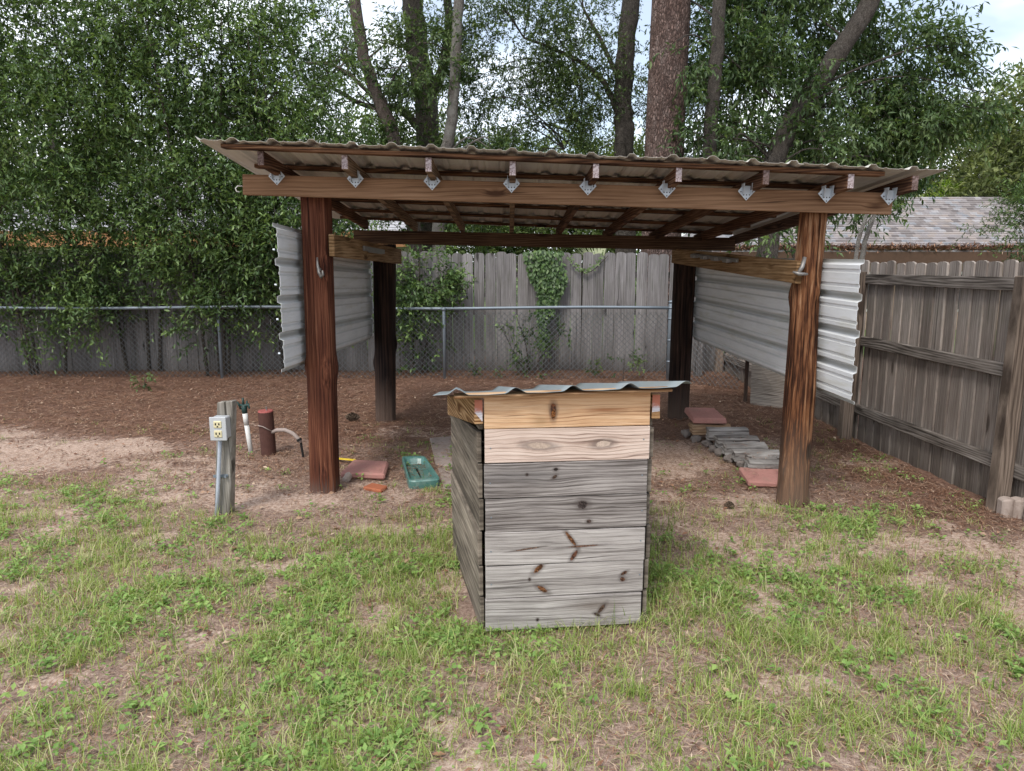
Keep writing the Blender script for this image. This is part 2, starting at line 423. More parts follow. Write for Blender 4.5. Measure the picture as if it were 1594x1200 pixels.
# metals and others
def sheet(name, base, streak, axis=0, rib_shade=None):
    n = NT(name); p = n.obj()
    s1 = n.noise(n.scale(p, ((2, 2, 25), (25, 1.5, 2))[axis]), 1, 5, .65)
    s2 = n.noise(p, 3, 5, .6)
    c = n.ramp(n.add(n.mul(s1, .55), n.mul(s2, .45)), [(.33, tuple(q * .86 for q in base)), (.52, base), (.75, tuple(min(1, q * 1.1) for q in base))])
    d = n.ramp(n.mul(n.noise(n.scale(p, (1.2, 1.2, 14)), 1, 6, .7), n.add(.6, n.mul(s2, .8))), [(.52, 0.0), (.66, 1.0)])
    c = n.mix(n.mul(d, .35), c, streak)
    if rib_shade: c = n.mix(n.mul(n.attr(rib_shade).outputs['Fac'], n.add(.35, n.mul(s1, .7))), c, (.2, .2, .17))  # shading of the rib grooves, painted into the sheet colour
    return n.pbr(c, .55, s2, .05, .002, .0, .4)
M['siding'] = sheet('white_ribbed_siding', (.76, .79, .82), (.46, .45, .34), 0, 'rib_shade')
M['roof'] = sheet('roof_sheet', (.56, .54, .49), (.3, .26, .2), 1)
M['boxroof'] = sheet('bin_roof_sheet', (.19, .22, .23), (.2, .2, .17), 1)
M['galv'] = plain('galvanised_steel', (.2, .235, .27), .5, .4, .3, 60, .1)
M['bracket'] = plain('bracket_plate', (.5, .56, .62), .45, .2, .12, 60, .1)
M['nail'] = plain('nail_head', (.05, .045, .045), .5, .5)
M['rack'] = plain('worn_metal', (.25, .24, .23), .5, .6, .5, 40, .3)
M['wire'] = plain('chain_wire', (.15, .165, .175), .5, .4, .2, 20)
M['redpaver'] = plain('red_concrete', (.38, .19, .165), .9, 0, .35, 60, .6, .2, ((.3, .2, .16), 8, .52, .5))
M['redbrick'] = plain('red_clay', (.36, .12, .06), .9, 0, .35, 60, .6)
M['slab'] = plain('grey_slab', (.33, .275, .25), .95, 0, .4, 40, .8, .15, ((.16, .11, .08), 6, .5, .6))
M['edger'] = plain('concrete_edger', (.4, .33, .29), .95, 0, .35, 60, .8, .15, ((.2, .15, .12), 12, .5, .5))
M['stone'] = plain('grey_stone', (.2, .175, .16), .95, 0, .5, 30, 1.0)
M['white'] = plain('white_plastic', (.62, .62, .6), .45, 0, .15, 20)
M['greybox'] = plain('grey_enamel', (.46, .48, .5), .4, .1, .15, 30)
M['conduit'] = plain('grey_conduit', (.45, .5, .58), .4, .1, .15, 30)
M['ivory'] = plain('ivory_plastic', (.62, .56, .36), .4)
M['black'] = plain('black_slot', (.015, .015, .015), .6)
M['greenhead'] = plain('dark_green_plastic', (.02, .05, .045), .5)
M['casing'] = plain('rusty_pipe', (.085, .038, .03), .75, .1, .5, 40, .5)
M['casingtop'] = plain('red_painted_cap', (.33, .09, .08), .6, 0, .3, 40)
M['tray'] = plain('green_glazed', (.075, .185, .165), .35, 0, .4, 25, .3, .5, ((.25, .33, .3), 10, .52, .6))
M['yellow'] = plain('yellow_strap', (.7, .5, .04), .6)
M['cone'] = plain('pine_cone_scale', (.12, .085, .06), .9, 0, .5, 60)
M['plywood'] = wood('old_plywood', [(.2, (.12, .1, .085)), (.45, (.26, .225, .19)), (.8, (.42, .37, .32))], 'x', 40, 22, .7, .1)
M['firewood'] = wood('weathered_block', [(.22, (.07, .062, .06)), (.42, (.19, .175, .165)), (.6, (.3, .285, .27)), (.8, (.42, .4, .385))], 'x', 60, 14, .3, .25, .9, 1.2, along=3)

# ---------------------------------------------------------------- ground
def axis_pts(lo, hi, st, far, k=1.22):
    a = list(np.arange(lo, hi + 1e-6, st)); s = st; x = hi; b = []
    while x < far: s *= k; x += s; b.append(x)
    s = st; x = lo; c = []
    while x > -far: s *= k; x -= s; c.append(x)
    return np.array(c[::-1] + a + b)
gx = axis_pts(-7.5, 7.5, .075, 240); gy = axis_pts(1.0, 12.5, .075, 320)
GX, GY = np.meshgrid(gx, gy)
V = np.stack([GX, GY, gz(GX, GY)], -1).reshape(-1, 3)
nx, ny = len(gx), len(gy)
I = np.arange(nx * ny).reshape(ny, nx)
F = np.stack([I[:-1, :-1], I[:-1, 1:], I[1:, 1:], I[1:, :-1]], -1).reshape(-1, 4)
xs, ys = V[:, 0], V[:, 1]
me = inst_mesh('ground', V, F, M['ground'], dict(sand=m_sand(xs, ys), litter=m_litter(xs, ys), grassy=m_grass(xs, ys), lawn=sstep(12.3, 13.5, ys)), True)
tag(link('ground', me), kind='structure')

# ---------------------------------------------------------------- pole shed
shed = empty('pole_shed', (0.3, 6.4, 0), 'open lean-to shed on four round posts with sloping corrugated roof and white ribbed side sheets', 'shed')
def post(base, top, r0, r1, mat, seed, lump=.006, groove=.004, sq=0.0):
    nn, nz = 56, 60
    rr = random.Random(seed); o = rr.random() * 50
    V, F = [], []
    b, t = Vector(base), Vector(top)
    kn = [(rr.random() * 6.28, rr.random(), .012 + rr.random() * .012) for _ in range(5)]
    for i in range(nz + 1):
        u = i / nz; c = b.lerp(t, u)
        c = c + Vector(((float(vn(u * 3 + o, 1.3)) - .5) * lump * 3, (float(vn(u * 3 + o, 7.3)) - .5) * lump * 3, 0))
        for k in range(nn):
            a = 2 * math.pi * k / nn
            r = r0 + (r1 - r0) * u
            r += (float(fbm(a * 1.3 + o, u * 2.5, 2)) - .5) * lump * 3 * (1 if k < nn - 6 else (nn - k) / 6) 
            r += (float(vn(k * .8 + o, u * 2.0 + (k // 3))) - .5) * groove * 2
            if sq: r *= 1 + sq * (1 / max(abs(math.cos(a)), abs(math.sin(a))) - 1)
            for (ka, ku, kr) in kn:
                da = (a - ka + math.pi) % (2 * math.pi) - math.pi
                r += kr * math.exp(-((da / .3) ** 2 + ((u - ku) / .035) ** 2))
            V.append(c + Vector((math.cos(a) * r, math.sin(a) * r, 0)))
    for i in range(nz):
        for k in range(nn):
            a_, b_ = i * nn + k, i * nn + (k + 1) % nn
            F.append((a_, b_, b_ + nn, a_ + nn))
    F.append(tuple(range(nz * nn, (nz + 1) * nn)))
    return V, F
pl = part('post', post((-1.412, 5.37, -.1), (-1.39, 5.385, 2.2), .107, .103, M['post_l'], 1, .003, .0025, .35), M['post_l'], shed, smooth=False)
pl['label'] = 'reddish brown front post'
pr = part('post', post((1.995, 5.07, -.1), (2.03, 5.09, 2.06), .104, .092, M['post_r'], 2, .01, .004), M['post_r'], shed)
pr['label'] = 'rough orange-brown front post bleached grey at its foot'
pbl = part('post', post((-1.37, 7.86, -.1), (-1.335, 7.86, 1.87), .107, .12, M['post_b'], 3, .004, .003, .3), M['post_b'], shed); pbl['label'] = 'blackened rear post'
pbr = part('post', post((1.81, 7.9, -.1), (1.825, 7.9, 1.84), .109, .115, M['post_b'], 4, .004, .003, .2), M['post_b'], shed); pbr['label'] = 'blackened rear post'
# front and rear beams
def zt(x): return -.0334 * (x - .35)
part('front_beam', beam((-1.835, 5.21, 2.21), (2.46, 4.92, 2.06), .04, .137), M['beamx'], shed)
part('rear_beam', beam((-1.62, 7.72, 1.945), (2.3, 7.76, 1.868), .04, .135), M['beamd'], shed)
sbl = part('side_beam', beam((-1.27, 5.29, 1.805), (-1.19, 7.95, 1.745), .04, .155), M['beamy'], shed); sbl['label'] = 'golden brown side beam between left posts'
sbr = part('side_beam', beam((1.915, 4.98, 1.62), (1.70, 7.9, 1.755), .04, .15), M['beamy'], shed)
# slotted metal bars fixed to the side beams
def rack(ax, y0, y1, z0, z1, s):
    P = beam((ax, y0, z0), (ax + (-.02 if s < 0 else .02), y1, z1), .02, .035, .002)
    return P
part('metal_bar', join(beam((-1.213, 6.15, 1.80), (-1.195, 7.0, 1.782), .018, .04, .002), beam((-1.2, 6.3, 1.775), (-1.188, 6.86, 1.764), .012, .012, .001)), M['rack'], shed)
part('metal_bar', join(beam((1.79, 5.95, 1.70), (1.715, 7.1, 1.755), .018, .03, .002), *[beam((1.77 - k * .022, 6.1 + k * .28, 1.70 + k * .014), (1.762 - k * .022, 6.2 + k * .28, 1.705 + k * .014), .05, .035, .004) for k in range(4)]), M['rack'], shed)
# rafters with metal ties
RX = [(-1.58, -1.575), (-1.045, -1.05), (-.53, -.52), (-.003, .004), (.497, .52), (1.007, 1.035), (1.515, 1.565), (2.02, 2.09), (2.41, 2.47)]
def rz(x, y): return 2.18 - .043 * (x - .35) - (y - 5.03) * .078         # underside of the rafters
for k, (xb, xf) in enumerate(RX):
    yb_ = 5.17 - (xb + 1.83) * .0676
    yf = yb_ - .36 + .035 * (xb + 1.83) + (.02 if k % 2 else 0)
    xr = xb - .02 * (xb > 2) + (xb * -.02)
    rzb = rz(xb, yb_) ; 
    a = Vector((xf, yf, rz(xf, yf) + .05)); b = Vector((xr, 8.05, rz(xr, 8.05) + .05))
    r = part('rafter', beam(a, b, .042, .09), M['rafter_pale'] if k in (1, 2, 3) else M['rafter'], shed)
    cap = part('rafter_end', beam(a + Vector((0, -.004, .0)), a + Vector((0, .0, 0)), .037, .084, .0005), M['cutend'] if k not in (0, 6, 8) else M['cutend_dark'], r)
    # tie: a diamond plate below the rafter on the beam face with a flange up each side
    yy = yb_ - .028; zc = rz(xb, yb_) - .008
    h, w, t = .047, .056, .004
    V = [(xb - w, yy, zc + .012), (xb, yy, zc - h), (xb + w, yy, zc + .012), (xb + .028, yy, zc + .045), (xb - .028, yy, zc + .045)]
    V += [(x, y - t, z) for x, y, z in V]
    F = [(0, 1, 2, 3, 4), (9, 8, 7, 6, 5)] + [(i, (i + 1) % 5 + 0, (i + 1) % 5 + 5, i + 5) for i in range(5)]
    mi = [0] * len(F)
    for s in (-1, 1):
        q = len(V); fx = xb + s * .0245
        V += [(fx, yy - t, zc - .012), (fx, yy + .02, zc + .06), (fx, yy - .045, zc + .06), (fx, yy - .03, zc - .004)]
        V += [(fx + s * .003, y, z) for (_, y, z) in V[-4:]]
        F += [(q, q + 1, q + 2, q + 3), (q + 7, q + 6, q + 5, q + 4)] + [(q + i, q + (i + 1) % 4, q + 4 + (i + 1) % 4, q + 4 + i) for i in range(4)]; mi += [0] * 6
    for dx, dz in ((-.037, .008), (.037, .008), (0, -.034), (0, -.012), (-.018, -.012), (.018, -.012)):
        q = len(V)
        V += [(xb + dx + .0045 * math.cos(a_), yy - t - .002, zc + dz + .0045 * math.sin(a_)) for a_ in np.arange(6) * math.pi / 3]
        F.append(tuple(range(q, q + 6))); mi.append(1)
    part('metal_tie', (V, F, mi), [M['bracket'], M['nail']], shed)
# purlins on the rafters
for k, y in enumerate((4.77, 5.32, 6.0, 6.7, 7.35, 7.93)):
    sk = .03 if y < 5 else .12 if y < 7 else .05
    x0, x1 = -1.80, 2.30
    a = (x0, y + sk * .55, rz(x0, y + sk * .55) + .095 + .013); b = (x1, y - sk * .75, rz(x1, y - sk * .75) + .095 + .013)
    part('purlin', beam(a, b, .085, .026, .003), M['purlin'], shed)
# roof sheets: ribs run down the slope
def rib(u, per, h, w):
    d = abs((u / per + .5) % 1 - .5) * per
    e = max(0, 1 - d / w); z = h * min(1, e * 3.0)
    for q in (-.3, .3):
        dd = abs((u / per - q + .5) % 1 - .5) * per
        z += .0055 * min(1, 2.5 * max(0, 1 - dd / .013))
    return z
def sheet_mesh(org, ax, ay, wid, ln, per, h, w, step=.0153, ny=8, phase=0, nrm=(0, 0, 1), bowf=None, fn=rib, th=.0015):
    """ax: unit across the ribs, ay: unit along them"""
    org, ax, ay, nrm = Vector(org), Vector(ax), Vector(ay), Vector(nrm)
    nu = int(wid / step); V, F = [], []
    for s in (0, 1):
        for j in range(ny + 1):
            for i in range(nu + 1):
                u = wid * i / nu; v = ln * j / ny
                z = fn(u + phase, per, h, w) + (bowf(u, v) if bowf else 0) - s * th
                V.append(org + ax * u + ay * v + nrm * z)
    L = (ny + 1) * (nu + 1)
    for j in range(ny):
        for i in range(nu):
            a = j * (nu + 1) + i
            F.append((a, a + 1, a + nu + 2, a + nu + 1)); F.append((a + L, a + nu + 1 + L, a + nu + 2 + L, a + 1 + L))
    for i in range(nu):
        F.append((i, i + L, i + 1 + L, i + 1)); a = ny * (nu + 1) + i; F.append((a, a + 1, a + 1 + L, a + L))
    return V, F
RP = .2445
for k in range(5):
    u0 = k * RP * 3.75 + .0; wd = RP * 3.75 + (.04 if k < 4 else 0)
    x0 = -1.935 + u0
    yf = 4.70 - (x0 + 1.9) * .012 + (-.012 if k % 2 else 0)
    axv = Vector((1, -.012, -.043)).normalized(); ayv = Vector((-.02, 1, -.078)).normalized()
    zz = rz(x0, yf) + .095 + .035
    rs = random.Random(k); 
    part('roof_sheet', sheet_mesh((x0, yf, zz + .0025 * (k % 2)), axv, ayv, wd, 3.55, RP, .020, .030, phase=u0 + .02, ny=10,
                                  bowf=lambda u, v, k=k: (float(vn(u * 3 + k * 5, v * .9)) - .5) * .012), M['roof'], shed, smooth=False)
# ribbed side sheets, ribs horizontal and standing outwards
def side_sheet(f_top, f_bot, b_top, b_bot, out, lab):
    ft, fb, bt, bb = map(Vector, (f_top, f_bot, b_top, b_bot))
    nu, nv = 208, 14; V, F = [], []; H = (ft - fb).length
    for s in (0, 1):
        for j in range(nv + 1):
            v = j / nv
            A = fb.lerp(bb, v); B = ft.lerp(bt, v)
            for i in range(nu + 1):
                u = i / nu; d = rib(u * H + .0, H / 4.02, .024, .030)
                bow = (float(vn(u * 3 + 4, v * 4 + out)) - .5) * .02
                V.append(A.lerp(B, u) + Vector((out * (d - s * .002 + bow), 0, 0)))
    L = (nv + 1) * (nu + 1)
    for j in range(nv):
        for i in range(nu):
            a = j * (nu + 1) + i
            F.append((a, a + 1, a + nu + 2, a + nu + 1)); F.append((a + L, a + nu + 1 + L, a + nu + 2 + L, a + 1 + L))
    for i in range(nu): F.append((i, i + L, i + 1 + L, i + 1))
    for j in range(nv):
        for i in (0, nu):
            a = j * (nu + 1) + i; F.append((a, a + nu + 1, a + nu + 1 + L, a + L))
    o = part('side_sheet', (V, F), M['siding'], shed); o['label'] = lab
    shade_ = []  # per-vertex mask for the painted shade lines along the ribs
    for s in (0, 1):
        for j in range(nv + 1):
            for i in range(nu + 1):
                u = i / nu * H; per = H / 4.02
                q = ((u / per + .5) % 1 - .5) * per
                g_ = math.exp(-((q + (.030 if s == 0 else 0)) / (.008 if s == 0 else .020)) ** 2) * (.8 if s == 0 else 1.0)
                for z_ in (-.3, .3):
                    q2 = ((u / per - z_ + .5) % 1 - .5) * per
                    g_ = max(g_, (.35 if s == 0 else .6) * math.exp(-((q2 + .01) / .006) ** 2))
                shade_.append(g_)
    at_ = o.data.attributes.new('rib_shade', 'FLOAT', 'POINT'); at_.data.foreach_set('value', shade_)
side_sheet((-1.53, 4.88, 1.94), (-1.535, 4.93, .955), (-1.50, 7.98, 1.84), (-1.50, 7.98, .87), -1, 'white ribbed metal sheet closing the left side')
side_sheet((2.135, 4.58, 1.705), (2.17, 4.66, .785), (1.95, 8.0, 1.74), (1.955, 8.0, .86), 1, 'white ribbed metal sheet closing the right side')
for (ox, pts_) in ((-1, [(-1.567, 4.96, z) for z in (1.08, 1.31, 1.54, 1.77)] + [(-1.567, 5.37, z) for z in (1.1, 1.33, 1.56, 1.79)]), (1, [(2.172, 4.72, z) for z in (.92, 1.15, 1.38, 1.58)])):
    for q_ in pts_:
        part('screw', tube([q_, (q_[0] + .012 * ox, q_[1], q_[2])], .007, 6), M['bracket'], shed)
# hooks (rope cleats) on the front posts
def cleat(c, s, tilt):
    x, y, z = c
    return join(tube([(x - .012 * s, y, z + .1), (x - .008 * s, y - .014, z + .05), (x, y - .02, z), (x + .02 * s, y - .035, z - .035), (x + .035 * s, y - .045, z - .02), (x + .032 * s, y - .045, z + .012)], [.006, .009, .012, .012, .009, .006], 8),
                tube([(x, y + .015, z + .02), (x, y - .02, z + .01)], .012, 8))
part('hook', cleat((-1.355, 5.262, 1.62), 1, 0), M['rack'], shed, smooth=True)
part('hook', join(tube([(1.945, 4.98, 1.72), (1.925, 4.965, 1.655), (1.895, 4.955, 1.612)], [.012, .015, .01], 8), tube([(1.865, 4.965, 1.625), (1.9, 4.95, 1.612), (1.96, 4.955, 1.61)], [.007, .013, .008], 8)), M['rack'], shed, smooth=True)
part('screw_hook', tube([(-1.835, 5.2, 2.2), (-1.87, 5.19, 2.2), (-1.885, 5.19, 2.185), (-1.88, 5.19, 2.165), (-1.86, 5.19, 2.16)], .004, 6), M['white'], shed, smooth=True)

# ---------------------------------------------------------------- plank bin with a metal lid
binr = empty('plank_bin', (.2, 3.7, 0), 'tall grey plank bin with two fresh tan top boards under a small corrugated metal lid', 'bin')
def bin_board(name, base, knots, stain=None, warpx=1.0, seed=0., streak=(.05, .04, .035), cath=0.5):
    """grain runs along x; each knot (x, z, rx, rz, strength, colour) bends the grain round itself"""
    n = NT(name); p = n.obj(); X, Y, Z = n.sep(p)[:3]
    w = n.noise(n.comb(n.mul(X, 2.2), n.mul(Z, 5), seed), 1, 3, .5)
    zz = n.add(Z, n.mul(n.sub(w, .5), .028 * warpx))
    kmask = None; cols = []
    for (kx, kz, rx, rzz, st, c, ang) in knots:
        dx0 = n.sub(X, kx); dz0 = n.sub(Z, kz)
        ca, sa = math.cos(ang), math.sin(ang)
        # pull of the grain
        ex = n.m('POWER', n.m('DIVIDE', n.m('ABSOLUTE', dx0), .085), 2); ez = n.m('POWER', n.m('DIVIDE', n.m('ABSOLUTE', dz0), .035), 2)
        g = n.m('EXPONENT', n.mul(n.add(ex, ez), -1.0))
        zz = n.sub(zz, n.mul(n.mul(g, dz0), .55 * st))
        rx *= 1.35; rzz *= 1.5
        u = n.add(n.mul(dx0, ca), n.mul(dz0, sa)); v = n.sub(n.mul(dz0, ca), n.mul(dx0, sa))
        wob = n.mul(n.sub(n.noise(n.vadd(p, (seed, kx, kz)), 60, 3), .5), .6)
        d = n.add(n.m('SQRT', n.add(n.m('POWER', n.m('ABSOLUTE', n.mul(u, 1 / rx)), 2), n.m('POWER', n.m('ABSOLUTE', n.mul(v, 1 / rzz)), 2))), wob)
        cols.append((d, c))
    fib = n.noise(n.comb(n.mul(X, 4), n.mul(zz, 170), seed), 1, 6, .72)
    med = n.noise(n.comb(n.mul(X, 1.4), n.mul(zz, 55), seed + 3), 1, 3, .5)
    big = n.noise(n.comb(n.mul(X, 3), n.mul(zz, 9), seed + 5), 1, 3, .6)
    line = n.add(n.mul(n.m('SINE', n.add(n.mul(zz, 360), n.mul(big, 8))), .5), .5)
    line = n.mul(n.m('POWER', line, 4), n.m('MULTIPLY', n.noise(n.comb(n.mul(X, 3), n.mul(zz, 20), seed + 8), 1, 3), 1.9, clamp=True))
    v = n.add(n.add(n.mul(fib, .5), n.mul(med, .32)), n.mul(big, .23))
    v = n.sub(v, n.mul(line, .13 * cath))
    col = n.ramp(v, [(.5 + (q - .47) * .62, c_) for q, c_ in base])
    ck = n.noise(n.comb(n.mul(X, 1.6), n.mul(zz, 75), seed + 11), 1, 3, .5)
    col = n.mix(n.ramp(ck, [(.28, .75), (.335, 0.0)]), col, tuple(q * .5 for q in base[0][1]))
    if stain:
        for (sx, sz, srx, srz, c, k) in stain:
            ex = n.m('POWER', n.m('ABSOLUTE', n.mul(n.sub(X, sx), 1 / srx)), 2); ez = n.m('POWER', n.m('ABSOLUTE', n.mul(n.sub(Z, sz), 1 / srz)), 2)
            g = n.m('EXPONENT', n.mul(n.add(ex, ez), -1.0))
            col = n.mix(n.mul(n.m('MULTIPLY', g, n.add(.2, n.mul(fib, 1.6)), clamp=True), k), col, c)
    for d, c in cols:
        col = n.mix(n.mul(n.ramp(n.mul(d, .5), [(.42, 1.0), (.85, 0.0)]), .55), col, (.07, .055, .05))
        cc = n.mix(n.ramp(n.noise(n.vadd(p, (seed, 2, 3)), 150, 3, .7), [(.42, 0.0), (.56, 1.0)]), c, tuple(q * (.22 if c[0] < .4 else .8) for q in c))
        col = n.mix(n.ramp(d, [(.62, 1.0), (.86, 0.0)]), col, cc)
    return n.pbr(col, .85, n.add(fib, n.mul(line, -.5)), .55, .003, 0, .2)
GB = [(.2, (.06, .05, .046)), (.38, (.145, .128, .12)), (.52, (.255, .232, .22)), (.7, (.4, .37, .35))]
GL = [(.2, (.09, .077, .07)), (.36, (.2, .18, .17)), (.5, (.33, .303, .288)), (.7, (.475, .445, .425))]
TAN = [(.2, (.2, .11, .06)), (.36, (.43, .255, .14)), (.5, (.58, .38, .225)), (.7, (.68, .5, .34))]
PNK = [(.2, (.22, .15, .12)), (.36, (.43, .325, .27)), (.5, (.57, .455, .39)), (.7, (.66, .56, .49))]
OR = (.2, .085, .035); DK = (.05, .035, .03)
bw = .74
# local board coordinates: x from -.37 to .37, z from 0 to .16
FB = [  # bottom to top: base, knots, stains
    (GL, [(.17, .085, .025, .008, .6, (.1, .06, .04), .9), (.15, .055, .015, .006, .6, (.07, .045, .035), -.5), (-.13, .045, .006, .006, .3, DK, 0)], [(.15, .1, .12, .03, (.13, .1, .08), .6)], .35),
    (GL, [(-.13, .135, .026, .010, .7, OR, .75), (-.11, .035, .028, .009, .7, OR, -.6), (-.17, .085, .006, .006, .2, DK, 0), (.27, .095, .016, .006, .8, (.13, .06, .035), .5), (.265, .065, .012, .009, .5, (.15, .07, .04), -.2)], None, .3),
    (GL, [(.02, .115, .042, .007, .8, OR, -.95), (.035, .035, .026, .008, .8, (.14, .06, .035), 1.0), (.08, .078, .07, .0035, .3, (.17, .09, .06), .03), (-.18, .075, .06, .003, .3, (.2, .12, .085), .12)], None, .3),
    (GB, [(.07, .115, .022, .017, 1.2, (.075, .055, .05), 0), (.1, .035, .011, .007, .7, (.09, .06, .05), 0)], [(.0, .06, .3, .02, (.12, .1, .09), .3)], .9),
    (GB, [(-.055, .09, .012, .006, .9, (.09, .055, .04), .6), (-.05, .125, .010, .006, .5, DK, .2), (-.18, .105, .006, .005, .2, DK, 0)], [(-.2, .1, .22, .035, (.1, .095, .095), .5)], .8),
    (PNK, [(.16, .075, .035, .012, 1.6, (.5, .4, .33), .1), (-.13, .075, .05, .012, 1.8, (.47, .37, .3), -.1)], [(.0, .15, .35, .012, (.36, .27, .21), .5)], .9),
    (TAN, [(-.065, .085, .012, .02, .9, (.25, .085, .03), .1), (-.065, .06, .010, .02, .3, (.3, .12, .04), 0)], [(.17, .075, .085, .008, (.3, .12, .05), .9), (-.07, .07, .02, .05, (.33, .14, .05), .5), (.2, .14, .3, .05, (.55, .33, .17), .5), (-.12, .03, .04, .02, (.25, .15, .07), .6)], .4),
]
zb = [.018, .175, .333, .492, .652, .812, .968, 1.125]
fdir = Vector((.747, .08, 0)).normalized()
f_a = Vector((-.122, 3.18, 0))
ang = math.atan2(.08, .747)
for k, (base, kn, st, ct) in enumerate(FB):
    h = zb[k + 1] - zb[k] - .003
    m_ = bin_board('bin_front_board', base, kn, st, [1, 1, 1, 1.3, 1.3, 2.2, 1][k], 3.7 * k + 1, cath=ct)
    jit = [.0, .004, .002, .006, -.003, .003, .0][k]
    V, F = box(-bw / 2, bw / 2 - [.012, .008, .004, .002, 0, -.004, -.003][k], -.010, .010, 0, h, .0025)
    tl = [0, .006, -.004, .006, .004, -.002, .0][k]
    V = [Vector((v[0], v[1], v[2] + tl * v[0])) for v in V]
    c = f_a + fdir * (bw / 2) + Vector((jit * .5, -.011 - [.004, .0, .003, .001, .004, 0, .002][k], zb[k]))
    o = link('front_board', mesh('front_board', V, F, m_), binr, c)
    o.rotation_euler = (0, 0, ang)
    o['label'] = ['lowest grey front board', 'grey front board with orange knots at its left', 'grey front board with a slanting orange scar', 'dark grey front board with one round knot', 'dark grey front board without a round knot', 'pale pinkish front board with wavy grain', 'topmost tan front board'][k]
    # nails
    if 0 < k < 6:
        nl = link('nail', mesh('nail', *tube([(0, 0, 0), (0, -.002, 0)], .0035, 8), M['galv']), o, Vector(c)); nl.location = (-.345, -.0105, h * .45)
        nl = link('nail', nl.data, o, Vector(c)); nl.location = (.345, -.0105, h * (.5 + .05 * (k % 3)))
M['binside'] = wood('bin_side_board', [(.22, (.035, .03, .026)), (.42, (.12, .1, .08)), (.6, (.24, .205, .165)), (.8, (.40, .35, .29))], 'y', 40, 12, .2, .6, .85, .35, knots=.3, ct=.75)
def side_boards(A, B, outw, mat, mirror=False):
    """A front foot, B rear foot (xy); the tops follow the slope of the lid"""
    A, B = Vector(A), Vector(B); d = (B - A); nrm = Vector((d.y, -d.x, 0)).normalized() * outw
    zA, zB = 1.01, .84
    for k in range(7):
        z0, z1 = zb[k] - .012 + (.006 * (k % 2)), zb[k + 1] - .021 + (.006 * ((k + 1) % 2))
        def at(t): return zA + (zB - zA) * t
        if z0 >= zA: continue
        t1 = 1.0
        zt0, zt1 = min(z1, at(0)), min(z1, at(1))
        if at(1) <= z0: t1 = (z0 + .004 - zA) / (zB - zA); zt1 = z0 + .004
        P = []
        for z in (0, 1):
            for t, s in ((0, 0), (t1, 0), (t1, 1), (0, 1)):
                q = A + d * t + nrm * (.02 * s + .008 * ((k * 7) % 3) / 2)
                P.append((q.x, q.y, z0 if z == 0 else (zt0 if t == 0 else zt1)))
        part('side_board', hexa(P, .002), mat, binr)
side_boards((-.128, 3.205, 0), (-.33, 4.18, 0), -1, M['binside'])
side_boards((.618, 3.285, 0), (.64, 4.26, 0), 1, M['binside'])
rear = [(-.33, 4.2), (.64, 4.28)]
for k in range(5):
    part('rear_board', beam((rear[0][0], rear[0][1], zb[k] + .078), (rear[1][0], rear[1][1], zb[k] + .078), .02, .155, .002), M['binside'], binr)
M['freshtrim'] = wood('tan_trim', [(.22, (.12, .055, .022)), (.42, (.29, .17, .08)), (.6, (.43, .28, .15)), (.8, (.55, .4, .25))], 'y', 80, 24, .6, .2, .8, .5, knots=.3)
M['binleg'] = wood('bin_leg', GB, 'z', 80, 20, .4, .1)
for (px_, py_) in ((-.09, 3.23), (.575, 3.3), (-.28, 4.14), (.6, 4.22)):
    part('leg', box(px_ - .02, px_ + .02, py_ - .02, py_ + .02, -.03, (1.08 if py_ < 4 else .84), .003), M['binleg'], binr)
n = NT('painted_end'); p = n.obj(); X, Y, Z = n.sep(p)[:3]
ringv = n.m('SINE', n.mul(n.m('SQRT', n.add(n.m('POWER', n.m('ABSOLUTE', X), 2), n.m('POWER', n.m('ABSOLUTE', n.sub(Z, -.02)), 2))), 900))
pe = n.mix(n.ramp(n.add(Z, n.mul(n.sub(n.noise(p, 40, 3), .5), .06)), [(.045, 0.0), (.065, 1.0)]), n.mix(n.ramp(ringv, [(.3, 0.0), (.7, 1.0)]), (.45, .42, .45), (.68, .68, .72)), (.4, .15, .1))
M['painted_end'] = n.pbr(pe, .8)
for A, B, wv in (((-.146, 3.165, 1.045), (-.355, 4.2, .873), -1), ((.645, 3.25, 1.052), (.665, 4.28, .88), 1)):
    t = part('side_rail', beam(A, B, .038, .112, .003), M['freshtrim'], binr)
    a = Vector(A)
    part('rail_end', beam(a + Vector((0, -.004, 0)), a + Vector((0, -.0005, 0)), .034, .105, .0005), M['painted_end'], t)
part('lid_batten', beam((-.25, 3.135, 1.119), (.70, 3.225, 1.135), .075, .012, .002), wood('tan_batten', [(.22, (.2, .1, .045)), (.5, (.4, .25, .14)), (.8, (.55, .4, .26))], 'x', 80, 24, .5, .1), binr)
def wave(u, per, h, w):
    d = abs((u / per + .5) % 1 - .5) * per
    return h * (math.cos(min(1, d / w) * math.pi) * .5 + .5) - .10 * d * .3
part('lid', sheet_mesh((-.335, 3.07, 1.131), Vector((1.1, .09, .028)).normalized(), Vector((-.09, 1.2, -.196)).normalized(), 1.12, 1.3, .247, .023, .05, step=.009, ny=6, phase=.14, fn=wave, th=.001,
                        bowf=lambda u, v: (.006 if u < .1 else 0)), M['boxroof'], binr, smooth=True)

